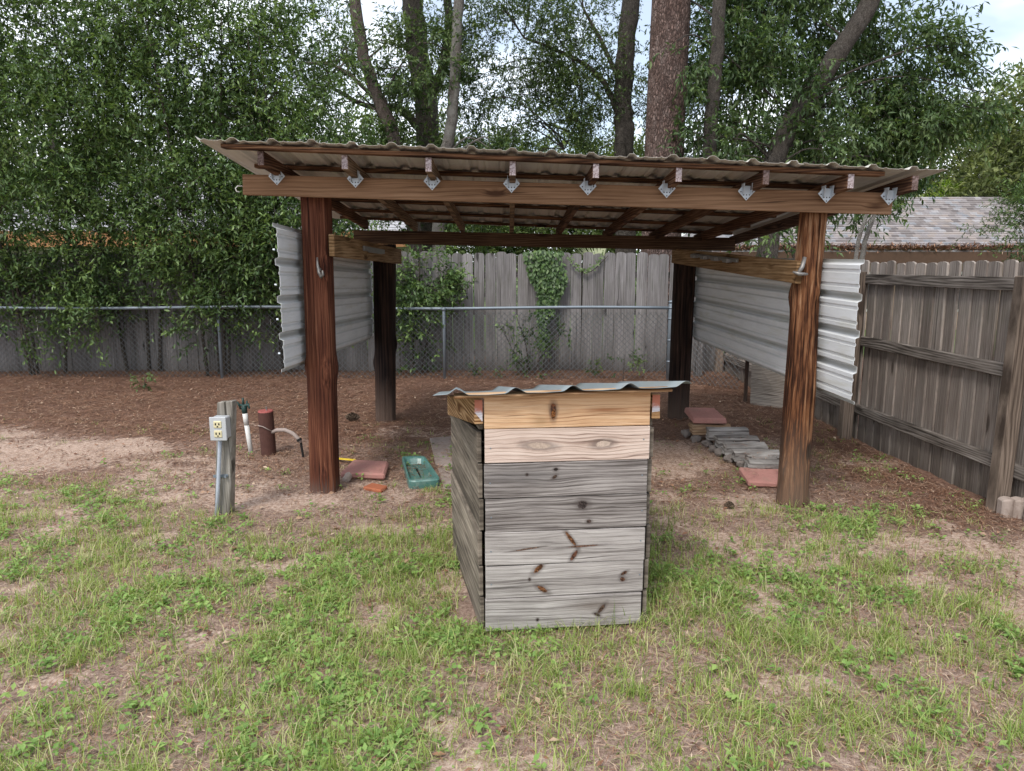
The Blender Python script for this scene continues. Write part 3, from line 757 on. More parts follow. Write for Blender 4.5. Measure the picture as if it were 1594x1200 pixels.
# ---------------------------------------------------------------- wooden fences
def picket_mesh(name, w, h, mat, seed, along='x'):
    r = random.Random(seed); prof = []
    N = 8; r_ = w * .30
    prof += [(-w / 2, -.04), (w / 2, -.04), (w / 2, h - .045)]
    for i in range(1, N):
        a = math.pi * i / N
        prof.append((w / 2 * math.cos(a) * (1 if 1 else 1), h - .045 + (.045 if along == 'x' else .02) * math.sin(a) ** .7))
    prof += [(-w / 2, h - .045)]
    prof = [(x, z + (r.uniform(-.002, .002))) for x, z in prof]
    t = .009; V = []
    for s in (-t, t): V += [(x, s, z) if along == 'x' else (s, x, z) for x, z in prof]
    k = len(prof)
    F = [tuple(range(k)), tuple(range(2 * k - 1, k - 1, -1))] + [(i, i + k, (i + 1) % k + k, (i + 1) % k) for i in range(k)]
    me = mesh(name, V, F, mat)
    return me
bf = empty('picket_fence', (-2.9, 11, 0), 'grey wooden picket fence running along the back behind the wire fence', 'fence')
pk = [picket_mesh('picket', .1555, 1.79, M['picket'], s) for s in range(6)]
x = -10.5; i = 0
while x < 3.05:
    w = .159
    yb2 = 10.98 + (float(vn(x * .4, 2)) - .5) * .08
    o = link('picket', pk[i % 6], bf, (x, yb2 + random.uniform(-.006, .006), g0(x, yb2) * .5 + random.uniform(-.02, .015)))
    o.rotation_euler = (random.uniform(-.006, .006), random.uniform(-.008, .008), random.uniform(-.03, .03))
    o.scale = (random.uniform(.975, 1.0), 1, 1)
    x += w; i += 1
for z in (.35, .95, 1.5): part('rail', beam((-10.6, 11.05, z), (3.08, 11.05, z + .0), .035, .085, .002), M['rail'], bf)
for x in (-8.6, -6.2, -3.8, -1.4, 1.0): part('fence_post', box(x - .045, x + .045, 11.07, 11.16, -.3, 1.65), M['fencepost'], bf)
# right fence
def fx_(y): return 3.275 - (y - 5.9) * .045
rf = empty('board_fence', (3.4, 6, 0), 'weathered brown-grey board fence with rails and posts along the right side', 'fence')
pk2 = [picket_mesh('fence_board', .1462, 1.72, M['picket_dark'], 20 + s, 'y') for s in range(6)]
y = 2.2; i = 0
while y < 11.0:
    w = .147
    o = link('fence_board', pk2[i % 6], rf, (fx_(y) + .115 + random.uniform(-.004, .004), y, g0(3.3, y) * .4 + random.uniform(-.012, .012)))
    o.rotation_euler = (random.uniform(-.006, .006), random.uniform(-.004, .004), -.045 + random.uniform(-.03, .03)); o.scale = (1, random.uniform(.985, 1.0), 1)
    y += w; i += 1
PY = (2.62, 4.86, 7.0, 9.2, 10.85)
for a, b in zip(PY[:-1], PY[1:]):
    for z, hh in ((1.54, .09), (.96, .09), (.3, .09)):
        dz = random.uniform(-.012, .012)
        part('fence_rail', beam((fx_(a) + .083, a + .0, z + dz), (fx_(b) + .083, b - .0, z + random.uniform(-.012, .012)), .038, hh, .003), M['rail'], rf)
for y_ in PY:
    xx = fx_(y_)
    part('fence_post', hexa([(xx - .052, y_ - .05, -.3), (xx + .052, y_ - .05, -.3), (xx + .052, y_ + .05, -.3), (xx - .052, y_ + .05, -.3),
                             (xx - .02, y_ - .05, 1.60), (xx + .08, y_ - .05, 1.60), (xx + .08, y_ + .05, 1.6), (xx - .02, y_ + .05, 1.6)], .006), M['fencepost'], rf)
# short board standing where the two fences meet
cb = part('corner_board', box(2.60, 2.72, 10.45, 10.49, -.1, 1.15, .004), wood('pale_grey_board', GREY, 'z', 75, 20, .3, .1), None)
tag(cb, 'pale upright board behind the blackened right rear post of the shed', 'board')

# ---------------------------------------------------------------- chain link fence
cf = empty('chain_link_fence', (-2.5, 10.3, 0), 'low chain link fence with grey top rail in front of the back picket fence', 'fence')
def cy(x): return 10.38 - .02 * (x + 4) * (x > -4)
posts = [(-7.6, 10.45), (-4.13, 10.40), (-.945, 10.27), (2.2, 10.26)]
for k, (x, y) in enumerate(posts):
    last = k == 3
    r = .036 if last else .021
    h = 1.09 if last else .985
    z0 = g0(x, y)
    vf = tube([(x, y, z0 - .1), (x, y, z0 + h - .03), (x, y, z0 + h)], [r, r, r * .6], 14)
    o = part('end_post' if last else 'line_post', vf, M['galv'], cf, smooth=True)
    if last:
        for zz in (.25, .55, .85, 1.0): part('band', tube([(x, y, z0 + zz), (x, y, z0 + zz + .025)], r + .004, 14), M['galv'], o, smooth=True)
        part('cap', tube([(x, y, z0 + h - .01), (x, y, z0 + h + .012), (x, y, z0 + h + .025)], [r + .004, r + .003, .01], 14), M['galv'], o, smooth=True)
    else:
        part('rail_loop', tube([(x, y, z0 + h - .03), (x, y, z0 + h + .01)], .03, 12), M['galv'], o, smooth=True)
part('top_rail', tube([(x, cy(x) , 1.005 + g0(-2, 10.3) + .012 * math.sin(x * 1.3)) for x in np.linspace(-10.5, 2.2, 24)], .0215, 12), M['galv'], cf, smooth=True)
def chain(x0, y0, x1, y1, z0, z1, name='wire_mesh'):
    L = math.hypot(x1 - x0, y1 - y0); H = z1 - z0; st = .078; V, F = [], []
    def P(u, z, o): return Vector((x0 + (x1 - x0) * u / L, y0 + (y1 - y0) * u / L + o, z0 + z))
    k = -H
    while k < L:
        for s in (0, 1):
            u0, u1 = (k, k + H)
            a0, a1 = 0, H
            if u0 < 0: a0 = -u0; u0 = 0
            if u1 > L: a1 = H - (u1 - L); u1 = L
            za, zb_ = (a0, a1) if s == 0 else (H - a0, H - a1)
            v, f = tube([P(u0, za, .003 * s), P(u1, zb_, .003 * s)], .0034, 3, False)
            q = len(V); V += v; F += [tuple(i + q for i in g) for g in f]
        k += st
    return V, F
zg = .03
for (a, b) in zip([(-10.5, 10.45)] + posts[:-1], posts): part('wire_mesh', chain(a[0], a[1] + .025, b[0], b[1] + .025, zg, zg + .97), M['wire'], cf)
part('wire_mesh', chain(2.24, 10.3, 3.0, 9.6, zg, zg + .9), M['wire'], cf)

# ---------------------------------------------------------------- things on the ground
up = empty('utility_stake', (-1.93, 4.85, 0), 'grey timber stake carrying an outdoor power outlet and conduit', 'stake')
V, F = hexa([(-2.03, 4.80, -.1), (-1.925, 4.80, -.1), (-1.925, 4.9, -.1), (-2.03, 4.9, -.1), (-1.948, 4.79, .775), (-1.843, 4.79, .785), (-1.843, 4.87, .78), (-1.948, 4.87, .77)], .006)
part('stake', (V, F), M['utilpost'], up)
part('conduit', tube([(-2.0, 4.772, -.05), (-1.967, 4.764, .2), (-1.937, 4.755, .45), (-1.925, 4.75, .56)], .0125, 12), M['conduit'], up, smooth=True)
part('pipe_strap', join(beam((-2.005, 4.79, .27), (-1.905, 4.79, .275), .006, .02, .001), tube([(-1.918, 4.79, .272), (-1.918, 4.77, .272)], .009, 8)), M['galv'], up)
ob = part('outlet_box', box(-1.96, -1.865, 4.70, 4.79, .545, .69, .006), M['greybox'], up)
part('cover_rim', box(-1.966, -1.858, 4.690, 4.702, .54, .696, .003), M['greybox'], ob)
rc = part('receptacle', join(box(-1.938, -1.886, 4.684, 4.692, .625, .672, .004), box(-1.938, -1.886, 4.684, 4.692, .562, .609, .004)), M['ivory'], ob)
part('slots', join(*[box(-1.912 + dx - .0035, -1.912 + dx + .0035, 4.681, 4.6845, z, z + h, .0005) for z, h in ((.645, .014), (.582, .014)) for dx in (-.011, .011)],
                   *[box(-1.916, -1.908, 4.681, 4.6845, z, z + .008, .0005) for z in (.632, .569)]), M['black'], ob)

ri = empty('sprinkler_riser', (-2.36, 6.45, 0), 'white plastic riser pipe with a dark green sprinkler head', 'sprinkler')
part('pipe', join(tube([(-2.345, 6.46, -.05), (-2.372, 6.45, .27)], .021, 14), tube([(-2.37, 6.45, .255), (-2.379, 6.448, .36)], .0225, 14)), M['white'], ri, smooth=True)
part('sprinkler_head', join(tube([(-2.38, 6.448, .36), (-2.382, 6.447, .40), (-2.383, 6.447, .44)], [.022, .026, .018], 10), tube([(-2.43, 6.44, .445), (-2.385, 6.445, .425), (-2.34, 6.44, .44), (-2.325, 6.42, .41)], [.008, .016, .014, .008], 8),
                            tube([(-2.41, 6.44, .40), (-2.43, 6.42, .47)], .008, 6), tube([(-2.36, 6.44, .41), (-2.35, 6.44, .475)], .008, 6), tube([(-2.39, 6.45, .43), (-2.39, 6.45, .5)], [.012, .008], 6)), M['greenhead'], ri, smooth=True)
wc = empty('well_pipe', (-2.18, 6.4, 0), 'rusty brown upright pipe with a red cap beside the white riser', 'pipe')
part('casing', tube([(-2.175, 6.42, -.05), (-2.185, 6.42, .38)], .066, 24), M['casing'], wc, smooth=False)
part('cap', tube([(-2.185, 6.42, .38), (-2.185, 6.42, .392)], [.066, .062], 24), M['casingtop'], wc)
part('bolt', tube([(-2.175, 6.42, .39), (-2.175, 6.42, .425)], .007, 8), M['rack'], wc)
part('wire_wrap', tube([(-2.24, 6.375, .262), (-2.235, 6.355, .268), (-2.19, 6.342, .262), (-2.15, 6.355, .235), (-2.12, 6.38, .21)], .005, 6), M['slab'], wc, smooth=True)
hs = empty('hose', (-1.95, 6.35, 0), 'short grey hose arching from the rusty pipe towards the left front post', 'hose')
part('tube', tube([(-2.125, 6.39, .20), (-2.07, 6.36, .228), (-1.99, 6.33, .235), (-1.92, 6.31, .21), (-1.87, 6.3, .165), (-1.85, 6.3, .13)], .0165, 10), M['slab'], hs, smooth=True)
part('clamp', join(tube([(-1.868, 6.3, .165), (-1.858, 6.3, .145)], .022, 10), tube([(-1.85, 6.3, .13), (-1.842, 6.3, .06), (-1.835, 6.3, .0)], .011, 8)), M['black'], hs)

def slab(corners, z, t, mat, bev=.012, tilt=0, jag=0, seed=0):
    r = random.Random(seed)
    P = [(x + r.uniform(-jag, jag), y + r.uniform(-jag, jag), z + tilt * i) for i, (x, y) in enumerate(corners)]
    return hexa(P + [(x, y, zz + t) for x, y, zz in P], bev)
a = part('concrete_paver', slab([(-1.352, 5.62), (-.99, 5.56), (-1.02, 5.93), (-1.33, 5.98)], .008, .052, M['redpaver'], .014, .002), M['redpaver'])
tag(a, 'red concrete paver lying beside the foot of the left front post', 'paver')
a = part('brick_piece', slab([(-1.12, 5.37), (-.97, 5.28), (-.93, 5.38), (-1.08, 5.45)], -.01, .03, M['redbrick'], .008, .002, .01, 4), M['redbrick'])
tag(a, 'broken orange-red brick piece half sunk in front of the lone paver', 'brick')
a = part('yellow_strap', beam((-1.50, 6.17, .02), (-1.33, 6.08, .03), .035, .008, .002), M['yellow'])
tag(a, 'short bright yellow plastic strip behind the left front post', 'strip')
def lump(c, rx, ry, rz_, seed, sub=2, amp=.35):
    import bmesh
    bm = bmesh.new(); bmesh.ops.create_icosphere(bm, subdivisions=sub, radius=1)
    V = []
    for v in bm.verts:
        q = v.co; k = 1 + (float(vn(q.x * 1.7 + seed * 3.1 + 9, q.y * 1.7 + q.z * 2.3 + 5)) - .5) * amp * 2
        V.append((c[0] + q.x * rx * k, c[1] + q.y * ry * k, c[2] + q.z * rz_ * k))
    F = [tuple(v.index for v in f.verts) for f in bm.faces]; bm.free()
    return V, F
a = part('stone', lump((-1.285, 5.56, .03), .035, .03, .045, 3), M['edger']); tag(a, 'small whitish stone wedged between post foot and red paver', 'stone')
a = part('flat_slab', slab([(-.66, 5.98), (-.2, 5.9), (-.25, 7.15), (-.80, 6.95)], -.01, .028, M['slab'], .008, .0, .02, 2), M['slab']); tag(a, 'cracked pinkish grey slab lying flat behind the plank bin', 'slab')
a = part('flat_slab', slab([(-.52, 5.36), (-.2, 5.3), (-.18, 5.86), (-.60, 5.93)], -.014, .026, M['slab'], .008, .0, .02, 5), M['slab']); tag(a, 'smaller grey slab sunk in the litter between green tray and plank bin', 'slab')
# green tray: rim, sloping inner walls, floor
tr = empty('tray', (-.75, 5.75, 0), 'dull green shallow rectangular tray lying in the litter', 'tray')
C4 = [Vector(v) for v in ((-.775, 5.36, 0), (-.545, 5.42, 0), (-.745, 6.1, 0), (-.935, 6.08, 0))]
cen = sum(C4, Vector()) / 4
def ringp(k, z): return [cen + (c - cen) * k + Vector((0, 0, z)) for c in C4]
def rnd_ring(k, z):
    R4 = ringp(k, z); out = []
    for i in range(4):
        p0, p1, p2 = R4[i - 1], R4[i], R4[(i + 1) % 4]
        a_ = p1 + (p0 - p1).normalized() * .05; b_ = p1 + (p2 - p1).normalized() * .05
        for t in (0, .33, .66, 1): out.append(a_ * (1 - t) ** 2 + p1 * 2 * t * (1 - t) + b_ * t * t)
    return out
V, F = [], []
rings = [(1.0, -.02), (1.02, .055), (1.0, .065), (.90, .065), (.86, .055), (.78, .012)]
for k, z in rings: V += rnd_ring(k, z)
for i in range(len(rings) - 1):
    for k in range(16): a_, b_ = i * 16 + k, i * 16 + (k + 1) % 16; F.append((a_, b_, b_ + 16, a_ + 16))
part('rim', (V, F), M['tray'], tr)
part('floor', (rnd_ring(.79, .013) + rnd_ring(.4, .016), [(k, (k + 1) % 16, (k + 1) % 16 + 16, k + 16) for k in range(16)] + [tuple(range(16, 32))]), M['tray'], tr)

# row of blocks with red pavers under the right side
def block(c, lx, ly, lz, rot, seed, mat, name='timber_block', label=None, taper=.1):
    nx_, ny_, nz_ = 14, 6, 4; V, F = [], []; idx = {}
    def vtx(i, j, k):
        if (i, j, k) in idx: return idx[i, j, k]
        u, v, w = i / nx_ - .5, j / ny_ - .5, k / nz_ - .5
        x, y, z = u * lx, v * ly * (1 - taper * abs(u)), w * lz
        x += (float(vn(v * 5 + seed, w * 5 + seed * 2)) - .5) * .03 * (abs(u) > .49)
        y += (float(vn(u * 6 + seed * 3, w * 3 + 9)) - .5) * .018; z += (float(fbm(u * 3 + seed * 5, v * 7 + 3, 3)) - .5) * .02 * (w > 0)
        z -= .012 * (w > 0) * (abs(v) > .45)
        ca, sa = math.cos(rot), math.sin(rot)
        V.append((x * ca - y * sa, x * sa + y * ca, z)); idx[i, j, k] = len(V) - 1
        return idx[i, j, k]
    for i in range(nx_):
        for j in range(ny_):
            F.append((vtx(i, j, nz_), vtx(i + 1, j, nz_), vtx(i + 1, j + 1, nz_), vtx(i, j + 1, nz_))); F.append((vtx(i, j, 0), vtx(i, j + 1, 0), vtx(i + 1, j + 1, 0), vtx(i + 1, j, 0)))
        for k in range(nz_):
            F.append((vtx(i, 0, k), vtx(i + 1, 0, k), vtx(i + 1, 0, k + 1), vtx(i, 0, k + 1))); F.append((vtx(i, ny_, k), vtx(i, ny_, k + 1), vtx(i + 1, ny_, k + 1), vtx(i + 1, ny_, k)))
    for j in range(ny_):
        for k in range(nz_):
            F.append((vtx(0, j, k), vtx(0, j, k + 1), vtx(0, j + 1, k + 1), vtx(0, j + 1, k))); F.append((vtx(nx_, j, k), vtx(nx_, j + 1, k), vtx(nx_, j + 1, k + 1), vtx(nx_, j, k + 1)))
    o = link(name, mesh(name, V, F, mat), None, c)
    if label: tag(o, label, 'block')
    return o
ords = ['farthest grey timber block in the row, right in front of the upper red paver', 'long grey timber block next after the farthest one in the row', 'grey timber block halfway down the row of blocks',
        'split grey timber block with gaps beneath, third from the lower red paver', 'thin grey timber block second from the lower red paver', 'nearest grey timber block, touching the lower red paver']
blk = [((1.98, 6.62, .135), .36, .15, .10, -.05), ((2.0, 6.40, .115), .36, .16, .09, .0), ((2.0, 6.2, .105), .35, .15, .09, -.02), ((2.05, 6.02, .09), .38, .15, .08, -.1), ((2.03, 5.84, .085), .22, .13, .10, .15), ((2.07, 5.72, .075), .37, .19, .10, -.12)]
for k, (c, lx, ly, lz, rot) in enumerate(blk):
    o = block(c, lx, ly, lz, rot, 1.7 + k * 2.3, M['firewood'], label=ords[k]); o['group'] = 'weathered blocks laid in a row under the shed'
o = block((1.88, 6.86, .13), .36, .16, .09, .02, 9.9, wood('tan_block', [(.2, (.2, .12, .07)), (.5, (.36, .25, .16)), (.8, (.48, .37, .26))], 'x', 60, 14, .3, .1), label='tan timber block directly under the upper red paver')
for k, (x, y, z, s) in enumerate(((1.70, 7.0, .05, .055), (1.74, 6.8, .04, .05), (1.80, 6.62, .04, .05), (1.81, 6.45, .035, .045), (1.83, 6.3, .035, .05), (1.86, 6.12, .03, .045), (1.9, 5.95, .03, .04))):
    a = part('stone', lump((x, y, z), s, s * .8, s * .85, k + 11), M['stone'])
    tag(a, ['lumpy grey stone under the left edge of the upper red paver', 'lumpy grey stone below the tan timber block', 'round grey stone at the left end of the farthest grey block', 'small grey stone at the left end of the second block', 'round grey stone at the left end of the middle block',
            'small dark stone at the left end of the split block', 'small dark stone nearest the lower red paver, left of the blocks'][k], 'stone', 'lumpy stones along the left of the block row')
a = part('concrete_paver', hexa([(1.70, 6.78, .19), (2.02, 6.78, .185), (1.99, 7.12, .225), (1.69, 7.12, .23), (1.705, 6.79, .245), (2.015, 6.79, .24), (1.985, 7.11, .28), (1.695, 7.11, .285)], .01), M['redpaver'])
tag(a, 'tilted red concrete paver topping the far end of the block row', 'paver')
a = part('concrete_paver', hexa([(1.80, 5.42, .0), (2.08, 5.38, .0), (2.12, 5.64, .03), (1.80, 5.68, .03), (1.80, 5.42, .045), (2.08, 5.38, .04), (2.12, 5.64, .085), (1.80, 5.68, .085)], .01), M['redpaver'])
tag(a, 'red concrete paver at the near end of the block row beside the right front post', 'paver')
# leaning plywood and a thin stake
a = part('plywood_piece', hexa([(2.86, 8.72, .0), (3.16, 8.45, .0), (3.17, 8.46, .0), (2.87, 8.74, .0), (2.9, 8.86, .62), (3.25, 8.62, .62), (3.26, 8.63, .62), (2.91, 8.87, .62)], .001), M['plywood'])
tag(a, 'pale plywood offcut leaning on the right fence under the white side sheet', 'board')
a = part('dark_stake', box(2.83, 2.87, 8.86, 8.89, -.05, .7, .003), M['post_b']); tag(a, 'thin dark stake standing left of the leaning plywood', 'stake')
# scalloped edgers
def edger(c, rot, label):
    N = 40; L = .3; V, F = [], []
    prof = [(-L / 2 + L * i / N, .022 * abs(math.sin(math.pi * 4 * i / N)) ** .6) for i in range(N + 1)]
    ring = [(x, -.03 - d) for x, d in prof] + [(x, .03) for x, d in prof[::-1]]
    for z, k in ((-.03, 1), (.115, 1), (.128, .94)):
        V += [(x * k, y * k, z + (.008 * abs(math.sin(math.pi * 4 * (x / L + .5))) if z > .1 else 0)) for x, y in ring]
    m_ = len(ring)
    for r_ in range(2):
        for i in range(m_): F.append((r_ * m_ + i, r_ * m_ + (i + 1) % m_, (r_ + 1) * m_ + (i + 1) % m_, (r_ + 1) * m_ + i))
    for i in range(N): F.append((2 * m_ + i, 2 * m_ + i + 1, 3 * m_ - 2 - i, 3 * m_ - 1 - i))
    o = link('scalloped_edger', mesh('scalloped_edger', V, F, M['edger']), None, c); o.rotation_euler = (0, 0, rot)
    tag(o, label, 'edging block')
edger((3.42, 4.74, .0), -.12, 'scalloped concrete edging block nearest the right fence post')
edger((3.5, 4.58, -.02), -.5, 'darker scalloped edging block at the right border of the photo')
# pine cones
def cone(c, L, r, rot, label):
    V, F = [], []; n_ = 60
    for i in range(n_):
        t = i / n_; a = i * 2.4; rr = r * math.sin(math.pi * (t * .85 + .12)) ; z = (t - .5) * L
        d = Vector((math.cos(a), math.sin(a), 0)); s = Vector((-math.sin(a), math.cos(a), 0))
        b_ = d * rr * .3 + Vector((0, 0, z)); tip = d * rr + Vector((0, 0, z + .012)); w = r * .33
        q = len(V); V += [b_ - s * w * .5, b_ + s * w * .5, tip + s * w, tip - s * w, tip + Vector((0, 0, .008)) - d * .002]
        F += [(q, q + 1, q + 2, q + 3), (q + 3, q + 2, q + 4)]
    v, f = tube([(0, 0, -L * .5), (0, 0, 0), (0, 0, L * .5)], [r * .3, r * .45, r * .1], 8)
    V, F = join((V, F), (v, f))
    o = link('pine_cone', mesh('pine_cone', V, F, M['cone']), None, c); o.rotation_euler = (R(82), R(rot), R(rot)); tag(o, label, 'pine cone')
cone((-1.72, 7.78, .045), .15, .05, 70, 'large brown pine cone lying left of the blackened left rear post')
cone((1.505, 4.93, .02), .07, .03, 30, 'small reddish pine cone on bare soil left of the right front post')

# ---------------------------------------------------------------- ground cover
def blades(px, py, L, W, lean, az, tint, seg=3, z0=None, curl=1.0):
    """curved tapering blades as strips"""
    n_ = len(px); z0 = gz(px, py) - .004 if z0 is None else z0
    dx, dy = np.cos(az), np.sin(az); sx, sy = -dy, dx
    V = np.zeros((n_, 2 * seg + 1, 3)); T = np.zeros((n_, 2 * seg + 1))
    for k in range(seg + 1):
        t = k / seg
        th = lean * (t * curl + (1 - curl) * 1)
        hor = L * np.sin(th) * t; ver = L * np.cos(th * .9) * t
        cx, cy_, cz = px + dx * hor, py + dy * hor, z0 + ver
        w = W * (1 - t) ** .7 * .5
        if k < seg:
            V[:, 2 * k] = np.stack([cx - sx * w, cy_ - sy * w, cz], -1); V[:, 2 * k + 1] = np.stack([cx + sx * w, cy_ + sy * w, cz], -1)
        else: V[:, 2 * k] = np.stack([cx, cy_, cz], -1)
    T[:] = tint[:, None]
    Fl = []
    for k in range(seg - 1): Fl += [(2 * k, 2 * k + 1, 2 * k + 3), (2 * k, 2 * k + 3, 2 * k + 2)]
    Fl += [(2 * seg - 2, 2 * seg - 1, 2 * seg)]
    Fl = np.array(Fl); F = (Fl[None] + (np.arange(n_) * (2 * seg + 1))[:, None, None]).reshape(-1, 3)
    return V.reshape(-1, 3), F, T.ravel()
def in_view(x, y, pad=.3): return (np.abs(x) < y * .73 + pad)
def scatter(n_, y0, y1, x0=-6.5, x1=6.5, dens=None, pw=1.0):
    x = rng.uniform(x0, x1, n_); y = y0 + (y1 - y0) * rng.random(n_) ** pw
    k = in_view(x, y)
    if dens is not None: k &= rng.random(n_) < dens(x, y)
    inside = (x > -.27) & (x < .6) & (y > 3.3) & (y < 4.15)
    k &= ~inside & (x < 3.3)
    return x[k], y[k]
# grass: tufts of blades
tx, ty = scatter(84000, 1.9, 8.0, dens=lambda x, y: m_grass(x, y) * .62, pw=1.15)
nb = rng.integers(5, 12, len(tx))
px = np.repeat(tx, nb) + rng.normal(0, .018, nb.sum()); py = np.repeat(ty, nb) + rng.normal(0, .018, nb.sum())
size = np.repeat(rng.uniform(.5, 1.2, len(tx)) * (.55 + .5 * fbm(tx + 4, ty + 8, 3, 1.5)) * (1.1 - .5 * sstep(4.2, 5.5, ty)), nb)
keep = rng.random(len(px)) < .95
px, py, size = px[keep], py[keep], size[keep]
L = size * rng.uniform(.04, .14, len(px)) * np.where(rng.random(len(px)) < .06, 1.5, 1); tuft_t = np.repeat(rng.uniform(.05, .6, len(tx)), nb)[keep]
dry = (rng.random(len(px)) < .16) | (np.repeat(rng.random(len(tx)) < .10, nb)[keep])
tint = np.where(dry, rng.uniform(.8, 1.0, len(px)), np.clip(tuft_t + rng.normal(0, .12, len(px)), 0, .75))
v, f, t = blades(px, py, L, rng.uniform(.0022, .0058, len(px)), np.where(dry, rng.uniform(.8, 1.6, len(px)), np.abs(rng.normal(.75, .45, len(px)))), rng.uniform(0, 6.283, len(px)), tint)
tag(link('lawn_grass', inst_mesh('lawn_grass', v, f, M['grass'], dict(tint=t))), 'thin patchy green lawn grass with dry blades over bare soil', 'grass', kind='stuff')
print('grass blades', len(px))
# broad leaf weeds
def leafset(C, D, U, L, W, tint, fold=.25, droop=.0):
    """kite leaves: base C, direction D, up normal U"""
    n_ = len(C); D = D / np.linalg.norm(D, axis=1, keepdims=True)
    S = np.cross(D, U); S /= np.linalg.norm(S, axis=1, keepdims=True) + 1e-9; N = np.cross(S, D)
    L = L[:, None]; W = W[:, None]
    mid = C + D * L * .5
    V = np.stack([C, mid - S * W * .5 + N * W * fold, C + D * L - N * L * droop, mid + S * W * .5 + N * W * fold], 1)
    base = (np.arange(n_) * 4)[:, None]
    F = np.concatenate([base + np.array([[0, 1, 2]]), base + np.array([[0, 2, 3]])], 0)
    return V.reshape(-1, 3), F, np.repeat(tint, 4)
def unit(n_): 
    v = rng.normal(0, 1, (n_, 3)); return v / np.linalg.norm(v, axis=1, keepdims=True)
wx, wy = scatter(34000, 1.95, 7.2, dens=lambda x, y: np.clip(m_grass(x, y) * .8 * sstep(.4, .6, fbm(x + 61, y + 23, 3, 2.3)) + .03 * (y < 6), 0, 1))
k = rng.integers(5, 12, len(wx)); n_ = k.sum()
C = np.stack([np.repeat(wx, k) + rng.normal(0, .022, n_), np.repeat(wy, k) + rng.normal(0, .022, n_), np.zeros(n_)], -1); C[:, 2] = gz(C[:, 0], C[:, 1]) + rng.uniform(.004, .04, n_)
az = rng.uniform(0, 6.283, n_); D = np.stack([np.cos(az), np.sin(az), rng.uniform(-.1, .7, n_)], -1)
sz = np.repeat(rng.uniform(.6, 1.25, len(wx)), k)
v, f, t = leafset(C, D, np.tile([[0, 0, 1.0]], (n_, 1)) + rng.normal(0, .25, (n_, 3)), sz * rng.uniform(.018, .038, n_), sz * rng.uniform(.012, .022, n_), np.clip(np.repeat(rng.uniform(.2, .8, len(wx)), k) + rng.normal(0, .12, n_), 0, 1), .15)
tag(link('lawn_weeds', inst_mesh('lawn_weeds', v, f, M['weed'], dict(tint=t))), 'low broad-leaved green weeds spreading through the lawn', 'weeds', kind='stuff')
print('weed leaves', n_)
# pine needles
def needles(n0, y0, y1, dens, Lr, W):
    x, y = scatter(n0, y0, y1, -9, 9, dens)
    m_ = len(x); az = rng.uniform(0, 6.283, m_); L = rng.uniform(*Lr, m_); dx, dy = np.cos(az) * L / 2, np.sin(az) * L / 2
    bend = rng.normal(0, .12, m_)
    z = gz(x, y) + rng.uniform(.001, .02, m_)
    a_ = np.stack([x - dx, y - dy, z + rng.normal(0, .006, m_)], -1); b_ = np.stack([x + dx, y + dy, z + rng.normal(0, .008, m_)], -1)
    c_ = np.stack([x - dy * bend, y + dx * bend, z + .006], -1)
    w = rng.uniform(*W, m_)[:, None]; s = np.stack([-np.sin(az), np.cos(az), np.zeros(m_)], -1) * w
    V = np.stack([a_, c_ + s, c_ - s, b_], 1).reshape(-1, 3); base = (np.arange(m_) * 4)[:, None]
    F = np.concatenate([base + np.array([[0, 2, 1]]), base + np.array([[1, 2, 3]])], 0)
    return V, F, np.repeat(np.clip(rng.beta(2, 2.4, m_), 0, 1), 4)
v, f, t = needles(190000, 4.4, 11, lambda x, y: m_litter(x, y) * (1 - .8 * m_sand(x, y)) * np.clip(y / 8, 0, 1), (.06, .17), (.0018, .0042))
tag(link('pine_straw', inst_mesh('pine_straw', v, f, M['needle'], dict(tint=t))), 'red-brown pine needle litter covering the ground towards the fences', 'pine needles', kind='stuff')
print('needles', len(v) // 4)
v, f, t = needles(170000, 1.9, 6.5, lambda x, y: .85 - .4 * m_sand(x, y), (.012, .08), (.001, .0026))
tag(link('dry_litter', inst_mesh('dry_litter', v, f, M['needle'], dict(tint=np.clip(t * .9 + .3, 0, 1)))), 'fine dry thatch and bits scattered between the grass', 'litter', kind='stuff')

N = 5200; lx, ly = scatter(N, 2.2, 10.5); m_ = len(lx)
C = np.stack([lx, ly, gz(lx, ly) + rng.uniform(.006, .02, m_)], -1); az = rng.uniform(0, 6.283, m_)
v, f, t = leafset(C, np.stack([np.cos(az), np.sin(az), rng.normal(0, .15, m_)], -1), np.tile([[0, 0, 1.0]], (m_, 1)) + rng.normal(0, .3, (m_, 3)), rng.uniform(.02, .055, m_), rng.uniform(.01, .026, m_), rng.uniform(.15, 1, m_), .2)
tag(link('fallen_leaves', inst_mesh('fallen_leaves', v, f, M['needle'], dict(tint=t))), 'small brown and tan dead leaves strewn over the yard', 'dead leaves', kind='stuff')
V, F = [], []
rr_ = random.Random(5)
for (cx, cy_, cz, sx, sy) in ((-1.17, 5.77, .078, .16, .17), (-.75, 5.75, .03, .1, .26), (1.86, 6.94, .272, .14, .14), (1.95, 5.53, .088, .14, .1), (2.0, 6.3, .17, .15, .3), (2.0, 5.8, .145, .15, .12), (-.5, 6.6, .03, .25, .4)):
    for _ in range(26):
        x = cx + rr_.uniform(-sx, sx); y = cy_ + rr_.uniform(-sy, sy); a = rr_.uniform(0, 3.14); L_ = rr_.uniform(.02, .06); w = .002
        dx, dy = math.cos(a) * L_, math.sin(a) * L_; q = len(V); z = cz + rr_.uniform(-.004, .006)
        V += [(x - dx, y - dy, z), (x + dy * w / L_, y - dx * w / L_, z + .004), (x + dx, y + dy, z), (x - dy * w / L_, y + dx * w / L_, z + .004)]; F.append((q, q + 1, q + 2, q + 3))
